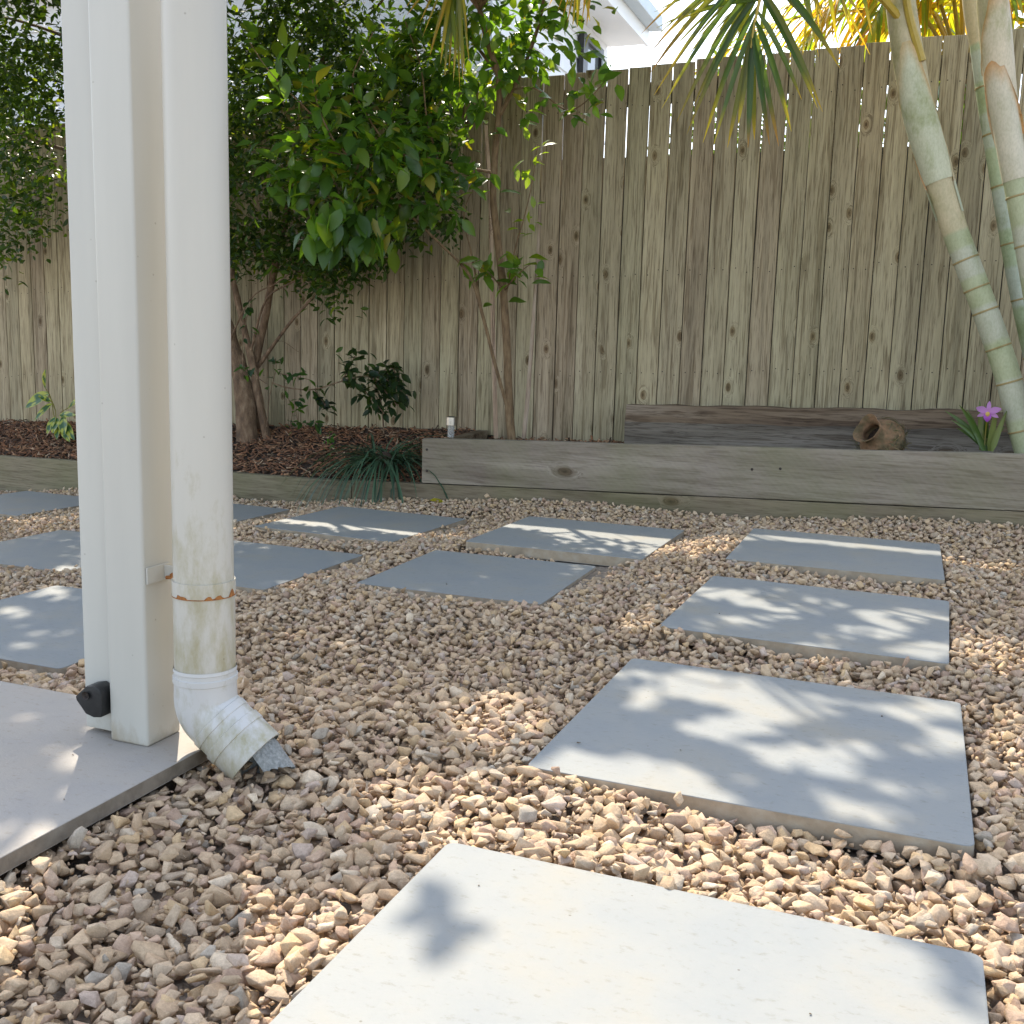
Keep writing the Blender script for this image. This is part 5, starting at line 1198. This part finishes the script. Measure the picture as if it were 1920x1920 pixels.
b.tube(catmull([Vector(orb), Vector(orb).lerp(fc, .5)+Vector((0, .03, .02)), fc-tocam*0.01], 5), 0.0028, 6, col=(0.5, 0.6, 0.3)); b.build('flower_stem', M['petiole'], orc)
flw = MB()
for ang, ln, w in ((90, .043, .008), (205, .041, .0078), (-25, .041, .0078)): flw.add(*petal(math.radians(ang), ln, w, (0.52, 0.24, 0.50), 's'))
for ang, ln, w in ((160, .046, .0125), (20, .046, .0125)): flw.add(*petal(math.radians(ang), ln, w, PK, 'p', offn=0.003))
fo = flw.build('flower', M['petal'], orc, smooth=True)
flw = MB(); flw.add(*petal(math.radians(-90), .037, .0135, (0.42, 0.10, 0.52), 'l', 0.5, 0.006)); flw.add(*petal(math.radians(-90), .018, .008, (0.65, 0.45, 0.10), 'c', 0.6, 0.012)); flw.build('lip', M['petal'], fo, smooth=True)

sy_ = 4.42
sl0 = atY(845, 845, sy_); zt_ = atY(845, 781, sy_)[2]; zm = atY(845, 797, sy_)[2]; zb_ = atY(845, 815, sy_)[2]
lamp = thing('solar_light', sl0, 'small solar garden light with a steel cap in planter corner', 'solar light')
Mt = Matrix.Translation((sl0[0], sy_, 0))
b = MB(); b.lathe([(0.0, zt_), (0.021, zt_), (0.0245, zt_-0.003), (0.0245, zm), (0.022, zm), (0.0, zm+0.001)], 24, Mt); b.build('cap', M['steel'], lamp, smooth=True)
b = MB(); b.lathe([(0.0, zt_+0.0012), (0.016, zt_+0.0012), (0.016, zt_)], 20, Mt); b.build('solar_cell', M['frame'], lamp)
b = MB(); b.lathe([(0.0155, zm), (0.0155, zb_-0.01), (0.010, zb_-0.014), (0, zb_-0.014)], 20, Mt); b.build('lens', M['clear'], lamp, smooth=True)
b = MB(); b.tube([(sl0[0], sy_, zb_-0.014), (sl0[0], sy_, 0.02)], 0.006, 8); b.build('spike', M['frame'], lamp)

# ------------------------------------------------------------------ neighbour's house and the added shade tree
YF_ = 9.6
wc = atY(1139, 86, YF_); ec = atY(1208, 84, YF_)
xw, zh = wc[0], wc[2]; xe = ec[0]
house = thing('house', (xw-3, 8.2, -0.08), 'white weatherboard house with a wide eave behind the fence', 'house')
b = MB(); z = -0.08; hb = 0.18; k = 0
while z < zh-0.001:
    z1_ = min(z+hb, zh-0.001); V = np.array([(xw-6, 6.9, z), (xw+0.012, 6.9, z), (xw+0.012, YF_, z), (xw-6, YF_, z), (xw-6, 6.9, z1_), (xw-0.004, 6.9, z1_), (xw-0.004, YF_, z1_), (xw-6, YF_, z1_)], float)
    V[[0, 1], 1] -= 0.012; V[[4, 5], 1] += 0.004
    b.hexa(V); z = z1_+0.0004
b.build('wall', M['board'], house)
ov_ = xe-xw
b = MB(); b.box((xw-6.5, 6.9-ov_, zh), (xe, YF_+0.05, zh+0.02)); b.build('soffit', M['trim'], house)
b = MB(); b.box((xe+0.002, 6.9-ov_, zh-0.02), (xe+0.03, YF_+0.05, zh+0.22)); b.box((xw-6.5, 6.9-ov_-0.03, zh-0.02), (xe+0.03, 6.9-ov_-0.002, zh+0.22)); b.build('fascia', M['trim'], house)
b = MB(); b.box((xe+0.033, 6.9-ov_, zh+0.10), (xe+0.15, YF_+0.05, zh+0.22)); b.build('gutter', M['gutter'], house, bevel=0.01)
b = MB()
rz = zh+0.24
V = [(xw-6.5, 6.9-ov_-.05, rz), (xe+.05, 6.9-ov_-.05, rz), (xe+.05, YF_+.06, rz), (xw-6.5, YF_+.06, rz), (xw-2.5, 8.2, rz+.55), (xw-5, 8.2, rz+.55)]
b.add(V, [(0, 3, 2, 1), (0, 1, 4, 5), (1, 2, 4), (2, 3, 5, 4), (3, 0, 5)]); b.build('roof', M['roofing'], house)
wy0, wy1 = 8.35, 9.0
# window in the side wall, where it shows between the leaves
def y_on_wall(px, py):
    d = ray(px, py); return (CAM+d*(xw/d[0]))
wa = y_on_wall(1083, 60); wb = y_on_wall(1119, 130)
b = MB(); zlo, zhi = 1.2, wa[2]
for (ya, yb, za, zb2) in ((wa[1], wb[1], zhi-0.05, zhi), (wa[1], wb[1], zlo, zlo+0.05), (wa[1], wa[1]+0.12, zlo+.05, zhi-.05), (wb[1]-0.06, wb[1], zlo+.05, zhi-.05)):
    b.box((xw+0.013, ya, za), (xw+0.06, yb, zb2))
wf = b.build('window', M['frame'], house)
b = MB(); b.box((xw+0.0125, wa[1]+.12, zlo+.05), (xw+0.03, wb[1]-.06, zhi-.05)); b.build('pane', M['glass'], wf)
# added unseen tree, its crown shaped to shade the back row of pavers
r = np.random.default_rng(91)
nb0 = Vector((atY(958, 300, 5.75)[0], 5.75, -0.08))
shade_tree = thing('broadleaf_tree', nb0, 'slim tree beyond the fence, its stem hidden behind the lemon trunk', 'tree')
ov = overhead(460, (-0.45, 0.42, 2.80, 3.45), 2.55, 3.2, r)
px, py, w = project(ov); ov = ov[py < -25]
nl = 9
pos = np.repeat(ov, nl, 0)+r.normal(size=(len(ov)*nl, 3))*0.05; d = r.normal(size=pos.shape)*np.array([1, 1, .5]); up_ = r.normal(size=pos.shape)*0.4+np.array([0, 0, 1.])
sz = r.uniform(0.06, 0.10, len(pos)); mid = pos+d/np.linalg.norm(d, axis=1)[:, None]*sz[:, None]*0.5
px, py, w = project(mid); ok = ~strip_mask(pos) & ~strip_mask(mid) & (py < -15)
leaf_mesh('crown', LEMON, pos[ok], d[ok], up_[ok], sz[ok], np.array([(0.06, 0.12, 0.02)])*(0.7+0.7*r.random((ok.sum(), 1))), M['lemonleaf'], shade_tree)
b = MB(); cc_ = Vector(ov.mean(0))
P = catmull([nb0, nb0+Vector((0.02, 0, 1.2)), nb0+Vector((0.05, -0.05, 2.2)), cc_.lerp(nb0+Vector((0, 0, 3.0)), .6)+Vector((0, 0, .1)), cc_+Vector((0, 0, 0.25))], 6); b.tube(P, np.linspace(0.03, 0.010, len(P)), 9, wob=0.2)
for k in range(16):
    e = Vector(ov[r.integers(0, len(ov))]); s0 = P[int(r.integers(len(P)//2, len(P)))]; q2 = catmull([s0, s0.lerp(e, .5)+Vector((0, 0, .08)), e], 4); b.tube(q2, np.linspace(0.008, 0.003, len(q2)), 6)
b.build('trunk', M['bark'], shade_tree, smooth=True)
b = MB(); lp = atZ(805, 938, -0.075); big_ = Matrix.Translation(lp)
fl = leaf_mesh('fallen_leaf', LEMON, np.array([lp]), np.array([(1, 0.25, 0.03)]), np.array([(0, -0.3, 1)]), np.array([0.075]), np.array([(0.36, 0.34, 0.03)]), M['lemonleaf'], None)
tag(fl, 'single yellow fallen leaf on gravel at the foot of the timber edging', 'leaf')
